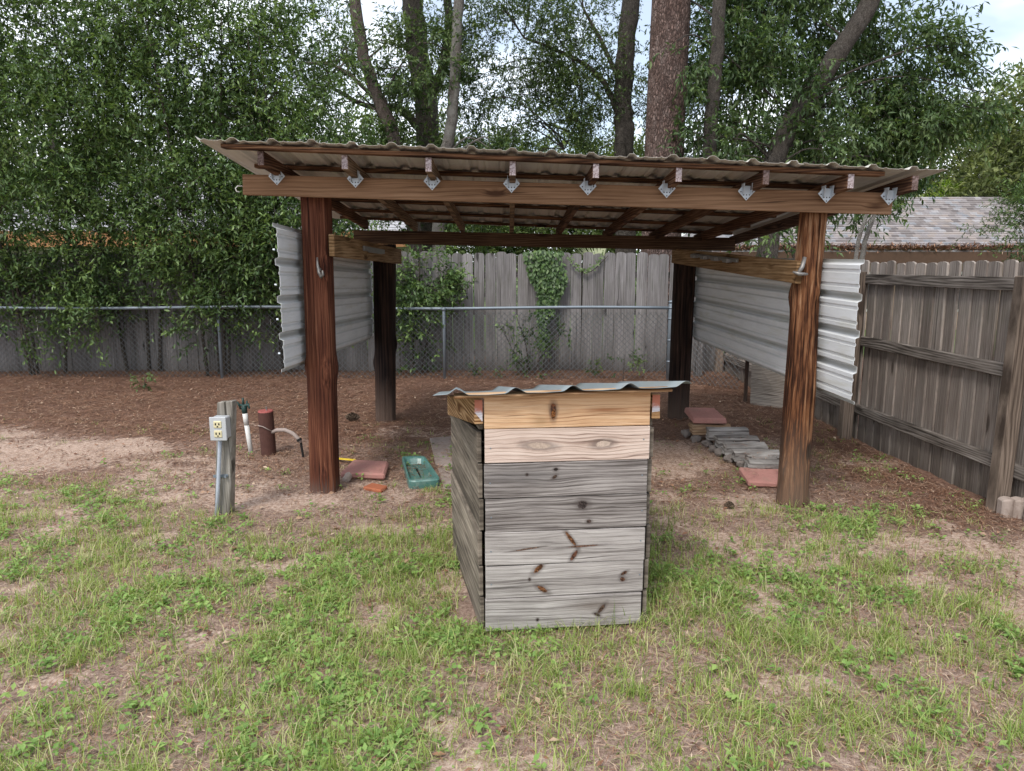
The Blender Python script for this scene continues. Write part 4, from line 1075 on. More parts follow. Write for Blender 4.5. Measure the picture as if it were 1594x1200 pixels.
tag(link('loose_needles', inst_mesh('loose_needles', np.array(V), np.array(F), M['needle'], dict(tint=rng.uniform(.1, .9, len(V))))), 'loose pine needles lying on the pavers, blocks and tray', 'pine needles', kind='stuff')

# ---------------------------------------------------------------- trees and shrubs
def bark(name, stops, s=1.0, bs=1.0, lich=None):
    n = NT(name); p = n.obj()
    f = n.noise(n.scale(p, (20 * s, 20 * s, 9 * s)), 1, 9, .85, .3); g = n.noise(p, 3.5, 4, .6)
    vo = n.t.nodes.new('ShaderNodeTexVoronoi'); vo.feature = 'DISTANCE_TO_EDGE'; n.lk(vo.inputs['Vector'], n.vadd(n.scale(p, (13 * s, 13 * s, 5 * s)), n.scale(n.gray(f), (.9, .9, .9))))
    vv = n.m('MULTIPLY', vo.outputs['Distance'], 2.2, clamp=True)
    col = n.ramp(n.sub(n.add(n.mul(f, 1.0), n.mul(vv, .3)), .12), [(.5 + (q - .55) * .7, c_) for q, c_ in stops])
    if lich: col = n.mix(n.ramp(g, [(.42, 0.0), (.6, lich[1])]), col, lich[0])
    return n.pbr(col, .95, n.add(f, vv), bs, .03)
n = NT('pine_bark'); p = n.obj()
f = n.noise(n.scale(p, (9, 9, 4)), 1, 9, .75, .3); g = n.noise(n.scale(p, (5, 5, 2.5)), 1, 4, .6)
vo = n.t.nodes.new('ShaderNodeTexVoronoi'); vo.feature = 'DISTANCE_TO_EDGE'; n.lk(vo.inputs['Vector'], n.vadd(n.scale(p, (6, 6, 2.4)), n.scale(n.gray(f), (1.0, 1.0, 1.0))))
vv = n.m('MULTIPLY', vo.outputs['Distance'], 3.0, clamp=True)
col = n.ramp(n.add(n.mul(f, .8), n.mul(g, .3)), [(.36, (.09, .058, .048)), (.47, (.21, .135, .112)), (.57, (.31, .215, .185)), (.7, (.45, .355, .32))])
col = n.mix(n.ramp(vv, [(.08, .95), (.5, 0.0)]), col, (.05, .032, .027))
M['bark_pine'] = n.pbr(col, .95, n.add(n.mul(f, .6), vv), 1, .04)
M['bark_oak'] = bark('oak_bark', [(.28, (.03, .026, .022)), (.48, (.085, .073, .062)), (.66, (.145, .128, .11)), (.85, (.21, .19, .17))], 1.3, .8)
M['bark_lichen'] = bark('lichen_bark', [(.28, (.05, .042, .036)), (.48, (.15, .13, .115)), (.66, (.24, .215, .195)), (.85, (.34, .32, .3))], 1.5, .7, ((.34, .34, .31), .6))
M['bark_twig'] = bark('twig_bark', [(.28, (.025, .02, .016)), (.5, (.07, .058, .046)), (.8, (.13, .11, .09))], 3, .5)
M['bark_leftt'] = bark('brown_bark', [(.28, (.05, .038, .032)), (.48, (.14, .11, .095)), (.66, (.22, .18, .158)), (.85, (.3, .26, .235))], 1.4, .8)
def curve(pts, n_=10):
    P = [Vector(p) for p in pts]; out = []
    m_ = len(P) - 1
    for i in range(m_):
        p0 = P[max(i - 1, 0)]; p1 = P[i]; p2 = P[i + 1]; p3 = P[min(i + 2, m_)]
        for k in range(n_):
            t = k / n_
            out.append(.5 * ((2 * p1) + (p2 - p0) * t + (2 * p0 - 5 * p1 + 4 * p2 - p3) * t * t + (3 * p1 - p0 - 3 * p2 + p3) * t ** 3))
    out.append(P[-1]); return out
def limb(pts, r0, r1, n_=10, seg=6, wob=.0, seed=0):
    c = curve(pts, seg); m_ = len(c) - 1; r = random.Random(seed)
    c = [p + Vector((r.uniform(-wob, wob), r.uniform(-wob, wob), 0)) for p in c]
    rad = [r0 + (r1 - r0) * (i / m_) for i in range(m_ + 1)]
    rad = [q * (1 + r.uniform(-.05, .05) * (1 if n_ < 24 else .3)) for q in rad]
    if n_ >= 24: c = curve(pts, seg)
    V, F = tube(c, rad, n_)
    if n_ >= 10:
        out = []
        for i, v in enumerate(V):
            q = c[i // n_]; k = 1 + (float(vn(i % n_ * .9 + seed * 7, i // n_ * .35 + seed)) - .5) * (.12 if n_ < 24 else .05)
            out.append(q + (Vector(v) - q) * k)
        V = out
    return V, F
def crown(blobs, leafL, leafW, seg_leaves=10, tw=.28, droop=.3, cover=1.0, fill=.35, tintb=.45, hang=.0):
    """blobs: (centre, radii, number of twigs). Twigs with leaves set alternately along them; twigs gather in clumps so that gaps stay open"""
    Vs, Fs, Ts, MI = [], [], [], []; off = 0; tips = []
    for (c, rad, nt) in blobs:
        c = np.array(c, float); rad = np.array(rad, float)
        ncl = max(4, nt // 14)
        u = unit(ncl); rr = (fill + (1 - fill) * rng.random(ncl)) ** .6
        cl = c + u * rad * rr[:, None]
        cl_r = .26 * np.mean(rad) * rng.uniform(.5, 1.2, ncl) + tw * .3
        ci = rng.integers(0, ncl, nt)
        base = cl[ci] + rng.normal(0, 1, (nt, 3)) * cl_r[ci][:, None] * .55
        cl_t = rng.normal(0, .2, ncl)
        out = base - c; out /= np.linalg.norm(out, axis=1, keepdims=True) + 1e-6
        d = out * .8 + unit(nt) * .9 + np.array([0, 0, .25 - hang]); d /= np.linalg.norm(d, axis=1, keepdims=True)
        tl = tw * rng.uniform(.6, 1.3, nt)
        tips.append(np.concatenate([base, cl_r[ci][:, None]], 1)[:: max(1, nt // 40)])
        # twig strips
        s = np.cross(d, unit(nt)); s /= np.linalg.norm(s, axis=1, keepdims=True) + 1e-6; w = .0035 * (leafL / .08)
        end = base + d * tl[:, None]; end[:, 2] -= tl * droop * .4
        V = np.stack([base - s * w, base + s * w, end], 1).reshape(-1, 3)
        Vs.append(V); Fs.append((np.arange(nt) * 3)[:, None] + np.array([[0, 1, 2]]) + off); Ts.append(np.full(nt * 3, .1)); MI.append(np.ones(nt)); off += len(V)
        # leaves
        k = seg_leaves; N = nt * k
        t = np.tile((np.arange(k) + .6) / k, nt) + rng.normal(0, .03, N); bi = np.repeat(np.arange(nt), k)
        pos = base[bi] + (end - base)[bi] * t[:, None]
        side = unit(N); dd = d[bi] * .65 + side * .85; dd[:, 2] -= droop * rng.uniform(.2, 1.2, N)
        up = np.tile([[0, 0, 1.0]], (N, 1)) + rng.normal(0, .45, (N, 3))
        tint = np.clip(tintb + cl_t[ci][bi] + rng.normal(0, .16, N) + .22 * (t > .8), 0, 1)
        V, F, T = leafset(pos, dd, up, leafL * rng.uniform(.65, 1.2, N), leafW * rng.uniform(.75, 1.2, N), tint, .18, .12)
        Vs.append(V); Fs.append(F + off); Ts.append(T); MI.append(np.zeros(len(F))); off += len(V)
    return np.concatenate(Vs), np.concatenate(Fs), np.concatenate(Ts), np.concatenate(MI), np.concatenate(tips)
LEAVES = 0
def tree(name, label, cat, base, trunks, blobs, leaf, barkm, LL=.08, LW=.03, group=None, nbr=30, trunk_sides=12, branches=(), br=.02, **kw):
    """trunks: list of (points, r0, r1)"""
    global LEAVES
    t = empty(name, base, label, cat, group)
    allp = []
    for i, (pts, r0, r1) in enumerate(trunks):
        vf = limb(pts, r0, r1, trunk_sides, 8, r0 * .12, i)
        part('trunk', vf, barkm, t, smooth=True)
        cv = curve(pts, 8); allp += cv[len(cv) // 4:]
    for i, (pts, r0, r1) in enumerate(branches):
        part('branch', limb(pts, r0, r1, 8, 6, r0 * .2, i + 50), barkm, t, smooth=True); allp += curve(pts, 5)[2:]
    if blobs:
        V, F, T, MI, tips = crown(blobs, LL, LW, **kw)
        c = np.array(base, float)
        LEAVES += len(F) // 2
        o = link('crown', inst_mesh('crown', V - c, F, [leaf, M['bark_twig']], dict(tint=T, mi=MI)), t, base)
        # limbs reaching from the trunk into the crown
        r = random.Random(len(F)); vfs = []
        sel = [tips[r.randrange(len(tips))] for _ in range(nbr)]
        for q in sel:
            q3 = Vector(q[:3]); best = min(allp, key=lambda p: (p - q3).length + max(0, p.z - q3.z + .2) * 2)
            mid = best.lerp(q3, .5) + Vector((r.uniform(-.15, .15), r.uniform(-.15, .15), r.uniform(.0, .2))) * (1 + 1.2 * (q3 - best).length)
            d = (q3 - best).length
            vfs.append(tube(curve([best, mid, q3], 4), [br * (1 - .08 * k) for k in range(9)], 5, False))
        if vfs:
            o2 = part('boughs', join(*vfs), barkm, t, smooth=True); o2['kind'] = 'stuff'
    return t

# left evergreen screen
GL_ = 'evergreen laurel trees screening the left side'
screen = [  # x, y, top, radius, label
    (-8.3, 10.9, 6.6, 1.5, 'glossy evergreen laurel tree at the far left edge'),
    (-6.8, 10.7, 6.2, 1.35, 'glossy evergreen laurel tree second from the left edge'),
    (-5.5, 10.9, 6.7, 1.3, 'glossy evergreen laurel tree above the middle of the left wire fence'),
    (-4.3, 10.7, 5.9, 1.15, 'glossy evergreen laurel tree behind the wire fence post left of the shed'),
    (-3.2, 10.8, 5.6, 1.1, 'glossy evergreen laurel tree rising behind the left end of the shed roof'),
]
for k, (x, y, top, r, lab) in enumerate(screen):
    rr = random.Random(k + 3); tr_ = []
    for j in range(4):
        a = rr.uniform(-.5, .5) * r; b_ = rr.uniform(-.4, .4)
        tr_.append(([(x + a * .35, y + b_ * .3, -.1), (x + a * .6, y + b_ * .5, 1.4), (x + a * 1.0, y + b_, 3.2), (x + a * 1.5, y + b_ * 1.5, top - 1)], rr.uniform(.014, .03), .008))
    bl = [((x, y, top - 1.4), (r, r * .75, 1.5), 1250), ((x + .2, y - .1, top - 2.9), (r * 1.0, r * .7, 1.1), 1100), ((x - .15, y - .2, 2.25), (r * 1.0, r * .55, .75), 800), ((x + .1, y - .25, 1.45), (r * .95, r * .3, .38), 260), ((x - .1, 10.62, .95), (r * .9, .14, .35), 110)]
    if k in (1, 2, 3): bl.append(((x + rr.uniform(-.2, .4), 10.15, .85), (r * .6, .12, .3), 45))
    tree('laurel_tree', lab, 'tree', (x, y, 0), tr_, bl, M['laurel'], M['bark_twig'], .082, .029, GL_, nbr=40, br=.009, trunk_sides=7, seg_leaves=9, tw=.3, droop=.25, fill=.12, tintb=.52)
# bush behind the left rear post and small plants at the back
tree('bush', 'dark green bush against the back fence right of the left rear post', 'bush', (-1.3, 10.65, 0), [([(-1.45, 10.65, 0), (-1.4, 10.6, .8), (-1.3, 10.6, 1.7)], .016, .006), ([(-1.35, 10.65, 0), (-1.15, 10.6, .9), (-1.0, 10.6, 1.6)], .012, .005)],
     [((-1.25, 10.65, 1.45), (.5, .22, .38), 260), ((-1.55, 10.6, 1.15), (.35, .2, .35), 130), ((-1.35, 10.6, .65), (.35, .2, .3), 60), ((-1.5, 10.6, .25), (.3, .15, .18), 20)], M['laurel'], M['bark_twig'], .075, .032, None, nbr=10, br=.004, trunk_sides=6, tintb=.4)
tree('bush', 'sparse young bush standing below the vine on the back fence', 'bush', (.25, 10.6, 0), [([(.25, 10.6, 0), (.2, 10.6, .5), (.05, 10.6, .95)], .012, .004), ([(.3, 10.62, 0), (.45, 10.6, .4), (.75, 10.6, .7)], .01, .004), ([(.25, 10.6, 0), (.0, 10.6, .45), (-.15, 10.6, .8)], .008, .003)],
     [((.2, 10.6, .35), (.22, .12, .35), 50), ((.68, 10.6, .65), (.25, .12, .12), 18), ((.05, 10.6, .8), (.3, .1, .18), 22), ((.25, 10.55, .08), (.45, .2, .1), 22)], M['laurel'], M['bark_twig'], .06, .026, None, nbr=8, br=.004, trunk_sides=6, seg_leaves=8, tw=.2, tintb=.45)
for k, (x, y, s, lab) in enumerate(((-.55, 10.6, .25, 'small green seedling at the back fence left of the sparse bush'), (1.55, 10.2, .42, 'low pale green plant at the fence foot left of the end post'), (-4.9, 9.7, .2, 'small bright seedling in pine litter under the laurels'), (1.2, 10.6, .25, 'small leafy plant between the sparse bush and the low pale plant'))):
    tree('seedling', lab, 'plant', (x, y, 0), [([(x, y, 0), (x + .02, y, s)], .005, .002)], [((x, y, s * .6), (s * (.9 if k == 1 else .35), .1, s * .45), 16 if k != 1 else 26)], M['fresh'], M['bark_twig'], .05, .024, None, nbr=0, seg_leaves=7, tw=.12)
# vine
vb = empty('vine', (.5, 10.95, 0), 'leafy green vine climbing over the top of the back fence', 'vine')
N = 2600
vx = rng.normal(.0, 1, N); vz = rng.uniform(.45, 1.86, N) ; vz = np.where((vz < .85) & (rng.random(N) < .7), vz + .6, vz)
halfw = .05 + .06 * sstep(.8, 1.0, vz) + .12 * sstep(1.15, 1.5, vz) ; cx_ = .50 + .05 * np.sin(vz * 6)
C = np.stack([cx_ + np.clip(vx, -1.8, 1.8) * halfw * .62, 10.93 - rng.uniform(0, .13, N), vz], -1)
D = np.stack([rng.normal(0, .55, N), rng.normal(-.35, .3, N), -np.abs(rng.normal(.8, .3, N))], -1)
v, f, t = leafset(C, D, np.tile([[0, -1.0, .35]], (N, 1)) + rng.normal(0, .3, (N, 3)), rng.uniform(.05, .085, N), rng.uniform(.03, .045, N), np.clip(rng.normal(.45, .2, N), 0, 1), .12)
v -= np.array([.5, 10.95, 0])
link('foliage', inst_mesh('foliage', v, f, M['laurel'], dict(tint=t)), vb, (.5, 10.95, 0))
part('stem', join(tube(curve([(.45, 10.93, 0), (.5, 10.93, .5), (.47, 10.93, 1.0), (.55, 10.93, 1.7)], 5), .008, 6), tube(curve([(.8, 10.93, 1.8), (.95, 10.92, 1.58), (1.15, 10.92, 1.55), (1.4, 10.93, 1.78)], 5), .005, 5)), M['bark_twig'], vb, smooth=True)
N = 90; tt = rng.random(N); C = np.stack([.82 + .5 * tt, np.full(N, 10.9), 1.8 - .9 * tt * (1 - tt) + rng.normal(0, .02, N)], -1)
v, f, t = leafset(C, np.stack([rng.normal(0, 1, N), rng.normal(-.3, .3, N), rng.normal(-.3, .6, N)], -1), np.tile([[0, -1.0, .3]], (N, 1)), rng.uniform(.035, .06, N), rng.uniform(.02, .03, N), rng.uniform(.6, 1, N), .12)
v -= np.array([.5, 10.95, 0])
link('trailing_shoot', inst_mesh('trailing_shoot', v, f, M['fresh'], dict(tint=t)), vb, (.5, 10.95, 0))

# tall trees behind the fence
def pth(*a): return [Vector(p) for p in a]
Yb = 13
tree('slender_tree', 'slender pale-barked tree leaning left above the left half of the shed roof', 'tree', (-1.5, 13, -.1),
     [(pth((-1.45, 13, -.4), (-1.7, 13, 2.2), (-1.95, 13, 3.6), (-2.35, 13, 4.7), (-2.55, 13, 5.6), (-2.75, 13, 8)), .13, .09)],
     [((-2.4, 13.6, 8.2), (1.6, 1.2, 1.2), 260), ((-2.7, 13.4, 4.5), (1.0, .6, .7), 260), ((-2.1, 13.2, 3.3), (1.0, .5, .65), 320), ((-3.4, 13.4, 5.4), (.9, .6, .6), 200), ((-1.5, 12.9, 5.0), (.7, .5, .8), 150)], M['oak'], M['bark_leftt'], .09, .032, nbr=12, branches=[(pth((-2.2, 13, 4.3), (-2.9, 13.1, 4.9), (-3.6, 13.2, 5.0)), .04, .015)])
tree('oak_tree', 'dark-barked oak with a side branch between the two pale slender trunks', 'tree', (-1.5, 14.5, -.1),
     [(pth((-1.5, 14.5, -.4), (-1.55, 14.5, 2.0), (-1.58, 14.5, 4.0), (-1.75, 14.5, 5.7), (-1.9, 14.5, 7.5)), .27, .18)],
     [((-2.0, 14.8, 8.6), (2.6, 1.6, 1.4), 900), ((-.6, 14.6, 3.3), (1.1, .7, .8), 520), ((-1.6, 14.2, 5.4), (.9, .5, .8), 220), ((-2.9, 14.6, 5.2), (.9, .7, .6), 140), ((-1.2, 14.6, 2.3), (1.3, .6, .5), 240), ((-3.3, 14.6, 3.4), (1.2, .6, .6), 260)], M['oak'], M['bark_oak'], .085, .032, nbr=30, branches=[(pth((-1.6, 14.5, 4.0), (-2.1, 14.4, 4.5), (-2.7, 14.4, 4.55), (-3.4, 14.4, 4.9)), .09, .03), (pth((-1.55, 14.5, 4.6), (-1.2, 14.4, 5.6), (-1.15, 14.4, 7)), .11, .06)])
tree('lichen_tree', 'slim tree with pale lichen-covered bark right of the dark oak', 'tree', (-1.1, 12.7, -.1),
     [(pth((-1.2, 12.7, -.4), (-1.25, 12.7, 1.8), (-1.18, 12.7, 3.1), (-1.0, 12.7, 3.9), (-.92, 12.7, 4.9), (-.8, 12.7, 6.5)), .12, .08)],
     [((-.8, 12.9, 7.2), (1.4, 1, 1), 240), ((-1.3, 12.6, 2.75), (.8, .5, .4), 110), ((-.2, 12.8, 3.0), (.5, .4, .6), 130), ((-1.3, 12.6, 4.9), (.7, .4, .9), 150)], M['fresh'], M['bark_lichen'], .09, .03, nbr=12)
tree('shade_oak', 'spreading oak with small dark leaves in front of the sky above the roof middle', 'tree', (1.95, 13.2, -.1),
     [(pth((2.0, 13.2, -.4), (1.98, 13.2, 2.0), (1.93, 13.2, 3.6), (1.9, 13.2, 4.6), (2.0, 13.2, 6.4), (2.1, 13.2, 8)), .19, .14)],
     [((.2, 13.3, 5.3), (1.5, .9, .9), 1500), ((1.1, 13.3, 4.7), (.9, .7, .95), 1100), ((.5, 13.2, 3.95), (.9, .6, .5), 330), ((1.2, 13.4, 3.4), (.4, .5, .5), 50), ((.6, 13.6, 6.8), (2.3, 1.5, .9), 700), ((1.3, 13.3, 2.6), (.5, .4, .4), 90), ((-.4, 13.4, 3.2), (.8, .4, .8), 520), ((-.6, 13.4, 4.6), (.5, .5, .6), 140), ((2.75, 13.6, 4.6), (.5, .4, .9), 200)], M['oak'], M['bark_oak'], .06, .026, nbr=34, br=.014, seg_leaves=11, tw=.26,
     branches=[(pth((1.93, 13.2, 3.9), (1.55, 13.2, 4.7), (1.0, 13.2, 5.1), (.2, 13.2, 5.4)), .06, .02), (pth((1.95, 13.2, 4.4), (1.6, 13.3, 5.2), (1.2, 13.3, 5.9)), .05, .02), (pth((1.0, 13.2, 5.1), (1.2, 13.2, 4.4), (.9, 13.2, 3.6)), .025, .01)])
tree('pine_tree', 'thick straight pine trunk with reddish plated bark behind the roof', 'tree', (2.4, 12.2, -.1),
     [(pth((2.42, 12.2, -.5), (2.42, 12.2, 3.5), (2.47, 12.2, 7), (2.55, 12.2, 13)), .325, .27)],
     [((2.5, 12.2, 12.5), (2.2, 2.2, 1.2), 300)], M['olive'], M['bark_pine'], .14, .012, nbr=10, trunk_sides=28)
tree('straight_tree', 'thin straight trunk just right of the thick pine', 'tree', (3.35, 13, -.1),
     [(pth((3.02, 11.8, -.4), (3.03, 11.8, 2.4), (3.05, 11.8, 3.9), (3.1, 11.8, 5.5), (3.1, 11.8, 8)), .115, .095)],
     [((3.3, 13.3, 5.4), (.8, .6, .8), 300), ((3.2, 13.3, 3.9), (.5, .5, .9), 220), ((3.4, 13, 8), (1.3, 1, 1), 240), ((2.9, 12.4, 3.3), (.45, .3, .5), 60)], M['fresh'], M['bark_oak'], .09, .03, nbr=10)
tree('leaning_tree', 'large broadleaf tree leaning right with hanging green leaves above the right roof end', 'tree', (4.2, 12.6, -.1),
     [(pth((4.05, 11.9, -.4), (4.05, 11.9, 2.2), (4.05, 11.9, 3.1), (4.35, 11.9, 3.9), (4.9, 11.9, 4.75), (5.35, 11.9, 5.5), (5.9, 11.9, 7)), .17, .13)],
     [((4.4, 13.1, 5.4), (1.5, .9, .9), 900), ((6.2, 12.7, 4.9), (1.1, .9, .9), 760), ((5.6, 12.6, 3.9), (1.4, .7, .75), 760), ((4.0, 11.9, 4.75), (.55, .5, .4), 90), ((3.55, 12.3, 4.3), (.75, .6, .95), 420), ((3.2, 12.6, 3.2), (.6, .4, .5), 160), ((4.4, 12.6, 6.2), (1.2, .7, .6), 300), ((6.5, 12.5, 3.75), (.85, .7, .6), 440), ((5.3, 12.7, 3.0), (1.5, .6, .4), 420), ((7.35, 12.3, 4.35), (.4, .4, .45), 90), ((5.0, 12.9, 6.8), (1.9, 1.4, 1.0), 620), ((6.2, 12.4, 3.1), (.5, .4, .3), 90), ((4.45, 11.5, 3.5), (.6, .2, .35), 60), ((4.7, 11.5, 4.25), (.5, .2, .3), 60), ((3.5, 11.6, 3.6), (.4, .2, .4), 40), ((2.75, 11.6, 3.5), (.28, .15, .45), 34), ((2.6, 11.6, 4.6), (.3, .15, .3), 22)],
     M['fresh'], M['bark_oak'], .118, .038, nbr=26, br=.02, seg_leaves=9, tw=.34, droop=.75, fill=.15, tintb=.4, hang=.35)
tree('twin_sapling', 'two thin bare stems rising behind the right fence beside the side sheet', 'sapling', (4.1, 8.9, -.1),
     [(pth((4.05, 8.9, -.2), (4.08, 8.9, 1.7), (4.16, 8.9, 2.2), (4.19, 8.9, 2.4)), .03, .015), (pth((4.15, 9.0, -.2), (4.2, 9.0, 1.7), (4.3, 9.0, 2.2), (4.34, 9, 2.4)), .038, .018)],
     [((4.25, 8.9, 2.3), (.3, .15, .15), 16)], M['fresh'], M['bark_lichen'], .09, .032, nbr=4, br=.008, trunk_sides=8, droop=.6)
tree('hanging_branch_shrub', 'leafy shrub tips showing between the shed roof and the right front post', 'shrub', (3.1, 9.2, 0),
     [(pth((3.7, 9.5, -.2), (3.6, 9.5, 1.6), (3.3, 9.4, 2.1)), .02, .008)], [((3.15, 9.4, 2.0), (.4, .3, .16), 26), ((3.7, 9.6, 2.3), (.5, .3, .3), 30)], M['fresh'], M['bark_twig'], .1, .032, nbr=4, br=.005, trunk_sides=6, droop=.5)
tree('edge_shrub', 'feathery dark shrub reaching over the fence at the right border', 'shrub', (6.2, 8.8, 0),
     [(pth((6.4, 8.8, -.2), (6.3, 8.8, 1.5), (6.1, 8.8, 2.4)), .03, .012)], [((6.1, 8.8, 2.1), (.5, .35, .42), 330), ((6.4, 8.8, 1.75), (.35, .3, .3), 110)], M['laurel'], M['bark_twig'], .05, .014, nbr=8, br=.006, trunk_sides=6, seg_leaves=14, tw=.22)
tree('overhanging_tree', 'tree whose leafy tips hang into the top right corner', 'tree', (8.6, 11.8, 0),
     [(pth((10.0, 12, -.2), (9.9, 12, 3), (9.6, 12, 6.5)), .16, .1)], [((8.75, 11.8, 6.0), (.6, .5, .6), 130), ((9.8, 12, 7), (1.3, 1, 1), 300)], M['oak'], M['bark_oak'], .07, .02, nbr=8, seg_leaves=12, tw=.3, droop=.5)

# farther trees
GF = 'trees in the gardens beyond the fences'
far = [
    (18.6, 34, 8.0, 3.4, 'olive', 'round olive-green tree behind the right house ridge'),
    (20.3, 28, 8.8, 3.6, 'olive', 'tall olive-green cedar at the right border behind the house'),
    (14.0, 36, 6.6, 3.0, 'far', 'pale green tree far behind the right end of the shed roof'),
    (11.0, 33, 7.4, 3.0, 'far', 'light green tree behind the leaning broadleaf tree'),
    (1.6, 42, 8.2, 3.2, 'far', 'hazy pale green tree in the sky gap left of the pine trunk'),
    (-1.8, 44, 7.6, 3.2, 'far', 'hazy pale green tree in the gap right of the lichen trunk'),
    (5.2, 40, 7.6, 3.0, 'far', 'hazy green tree visible between pine and thin straight trunk'),
    (-5.6, 38, 8.6, 3.6, 'far', 'green tree far behind the slender leaning trunk'),
    (-11.5, 34, 8.8, 3.8, 'far', 'broad green tree behind the laurels and the left house'),
    (-18, 30, 9.2, 4.0, 'far', 'broad green tree farthest left behind the laurels'),
    (-24, 33, 9.0, 4.0, 'olive', 'olive tree beyond the left border of the laurels'),
    (25.5, 36, 9.5, 4.2, 'olive', 'olive-green tree at the far right behind the cedar'),
]
for (x, y, top, r, m_, lab) in far:
    q_ = 1 if m_ == 'far' else 1.6
    bl = [((x, y, top - r * .7), (r, r * .8, r * .75), int(750 * q_)), ((x - r * .3, y - .3, top * .45), (r * 1.05, r * .7, top * .25), int(520 * q_)), ((x + r * .4, y, top * .3), (r * .9, r * .6, top * .22), 300)]
    tree('garden_tree', lab, 'tree', (x, y, -.35), [(pth((x, y, -.5), (x + .2, y, top * .4), (x, y, top * .8)), .28, .1)], bl, M[m_], M['bark_oak'],   .27 if m_ == 'far' else .25, .12 if m_ == 'far' else .10, GF, nbr=20, br=.05, trunk_sides=8, seg_leaves=9, tw=.75, droop=.2, fill=.3, tintb=.5)
# a bright shrub on the neighbour's side and low hedge-like shrubs seen under the roof
tree('bright_shrub', 'bright lime-green bush top peeking over the ridge of the right house', 'bush', (17.0, 30, 0), [(pth((17.0, 30, -.3), (17.0, 30, 2), (17.0, 30, 3.6)), .06, .02)], [((17.0, 30, 4.15), (.75, .5, .42), 240), ((17.0, 30, 3.4), (.8, .5, .6), 160)], leaf_mat('lime_leaf', (.16, .26, .03), (.28, .42, .06), (.4, .52, .1)), M['bark_twig'], .12, .06, nbr=3)
for k, (x, y, s, lab) in enumerate(((-2.2, 19, 1.4, 'low green bush beyond the fence near the left rear post'), (.8, 20, 1.1, 'low green bush beyond the fence behind the vine'), (3.6, 18.5, 1.5, 'low green bush beyond the fence near the right rear post'))):
    tree('garden_bush', lab, 'bush', (x, y, -.35), [(pth((x, y, -.4), (x, y, s)), .05, .02)], [((x, y, s * .75), (1.3, .8, s * .55), 240)], M['fresh'], M['bark_twig'], .12, .05, 'low bushes beyond the back fence', nbr=4, seg_leaves=9, tw=.4)
# spiky yucca leaves over the fence
yu = empty('yucca', (2.0, 12.0, -.2), 'pale spiky yucca showing over the back fence under the rear beam', 'plant')
Vv, Ff = [], []
for k in range(60):
    a = k * 2.4; el = .3 + 1.1 * ((k * .618) % 1); Lk = .75; d = Vector((math.cos(a) * math.cos(el), math.sin(a) * math.cos(el), math.sin(el))); s = d.cross(Vector((0, 0, 1))).normalized() * .02
    b_ = Vector((1.45, 12.3, 1.45)); q = len(Vv)
    Vv += [b_ - s, b_ + s, b_ + d * Lk * .5 + s, b_ + d * Lk * .5 - s, b_ + d * Lk - Vector((0, 0, .1))]; Ff += [(q, q + 1, q + 2, q + 3), (q + 3, q + 2, q + 4)]
part('leaves', (Vv, Ff), plain('yucca_leaf', (.3, .33, .2), .6), yu)
part('stem', tube([(1.45, 12.3, -.3), (1.45, 12.3, 1.5)], .06, 10), M['bark_oak'], yu, smooth=True)
print('leaves', LEAVES)

# ---------------------------------------------------------------- neighbouring houses
n = NT('shingle'); p = n.obj(); X, Y, Z = n.sep(p)[:3]
row = n.m('FLOOR', n.mul(Y, 1 / .16)); tab = n.m('FLOOR', n.add(n.mul(X, 1 / .22), n.mul(n.m('FRACT', n.mul(row, .37)), 1)))
wn = n.t.nodes.new('ShaderNodeTexWhiteNoise'); wn.noise_dimensions = '3D'; n.lk(wn.inputs['Vector'], n.comb(row, tab, 0))
col = n.ramp(wn.outputs['Value'], [(0, (.13, .115, .115)), (.25, (.2, .18, .175)), (.5, (.26, .24, .245)), (.72, (.28, .24, .22)), (.88, (.21, .22, .24)), (1, (.34, .325, .33))])
M['shingle'] = n.pbr(n.mix(1, col, n.gray(n.add(.75, n.mul(n.noise(p, 20, 4), .5))), 'MULTIPLY'), .95)
n = NT('grey_shingle'); p = n.obj(); X, Y, Z = n.sep(p)[:3]
M['shingle_grey'] = n.pbr(n.ramp(n.noise(n.scale(p, (3, 6, 6)), 3, 5, .7), [(.3, (.28, .28, .3)), (.7, (.5, .5, .52))]), .95)
M['fascia'] = plain('brown_fascia', (.08, .045, .03), .8, 0, .4, 10)
M['orangewood'] = plain('orange_fascia', (.34, .17, .08), .8, 0, .3, 10)
M['wallwarm'] = plain('tan_wall', (.38, .27, .2), .9, 0, .2, 5)
M['wallcream'] = plain('cream_wall', (.5, .47, .42), .9, 0, .2, 5)
M['glass'] = plain('window_glass', (.03, .035, .04), .1, 0, .1, 5, 0, .6)
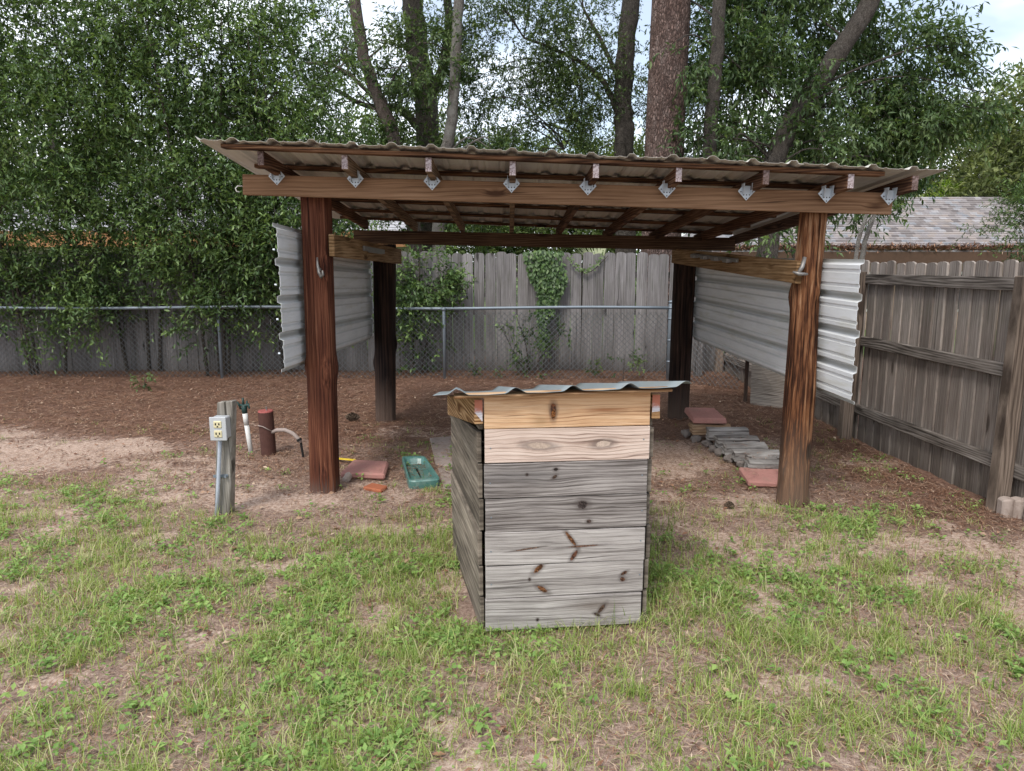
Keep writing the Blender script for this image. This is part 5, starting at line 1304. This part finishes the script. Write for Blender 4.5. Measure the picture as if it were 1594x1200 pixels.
def house(label, x0, x1, ye, yr, ze, zr, hip, mats, rows, fasc_h=.16):
    h = empty('house', ((x0 + x1) / 2, yr, -.4), label, 'house')
    yb_ = 2 * yr - ye; sh, fa, wa = mats
    part('wall', box(x0 + .5, x1 - .5, ye + .5, yb_ - .5, -.6, ze + .05, 0), wa, h)
    for wx_ in np.arange(x0 + 2, x1 - 2, 2.6):
        w_ = part('window', box(wx_, wx_ + 1.1, ye + .44, ye + .5, .2, 1.4, .01), M['white'], h)
        part('pane', box(wx_ + .08, wx_ + 1.02, ye + .425, ye + .445, .28, 1.32, 0), M['glass'], w_)
    part('fascia', box(x0, x1, ye - .03, ye + .02, ze - fasc_h, ze, .005), fa, h)
    A = [(x0, ye, ze), (x1, ye, ze), (x1, yb_, ze), (x0, yb_, ze)]; Rg = [(x0 + hip[0], yr, zr), (x1 - hip[1], yr, zr)]
    V = A + Rg; rf_ = part('roof', ([(x, y, z - .03) for x, y, z in V], [(0, 1, 5, 4), (2, 3, 4, 5), (1, 2, 5), (3, 0, 4), (3, 2, 1, 0)]), sh, h)
    Vv, Ff = [], []
    for k in range(rows):
        t0, t1 = k / rows, (k + 1) / rows
        def P(t, s, o): return (A[s][0] + (Rg[s][0] - A[s][0]) * t, ye + (yr - ye) * t, ze + (zr - ze) * t + o)
        q = len(Vv); Vv += [P(t0, 0, .035), P(t0, 1, .035), P(t1, 1, .008), P(t1, 0, .008), P(t0, 0, .0), P(t0, 1, .0)]
        Ff += [(q, q + 1, q + 2, q + 3), (q + 4, q + 5, q + 1, q)]
    c_ = part('shingle_courses', (Vv, Ff), sh, rf_, loc=(x0, ye, 0) if False else None); c_['kind'] = 'stuff'
    return h
house('house with multicoloured brown-grey shingle roof behind the right fence', 5.5, 18.8, 22, 25.6, 1.98, 3.84, (2.2, 2.4), (M['shingle'], M['fascia'], M['wallwarm']), 24, .36)
house('house with grey roof and orange fascia glimpsed through the laurels', -15.5, -1.9, 20, 23.4, 2.5, 4.1, (2.0, 4), (M['shingle_grey'], M['orangewood'], M['wallcream']), 20, .42)
# fallen needles gathered along the eave of the right house
N = 5000; ex = rng.uniform(5.6, 15.5, N); ey = rng.uniform(21.98, 22.25, N); ez = 1.98 + (ey - 22) * .52 + rng.uniform(.03, .1, N)
v, f, t = leafset(np.stack([ex, ey, ez], -1), np.stack([rng.normal(0, 1, N), rng.normal(0, .6, N), rng.normal(0, .3, N)], -1), np.tile([[0, 0, 1.0]], (N, 1)), rng.uniform(.1, .2, N), np.full(N, .03), np.clip(rng.normal(.5, .2, N), 0, 1))
tag(link('roof_needles', inst_mesh('roof_needles', v, f, M['needle'], dict(tint=t))), 'brown pine needles heaped along the eave of the right house', 'pine needles', kind='stuff')
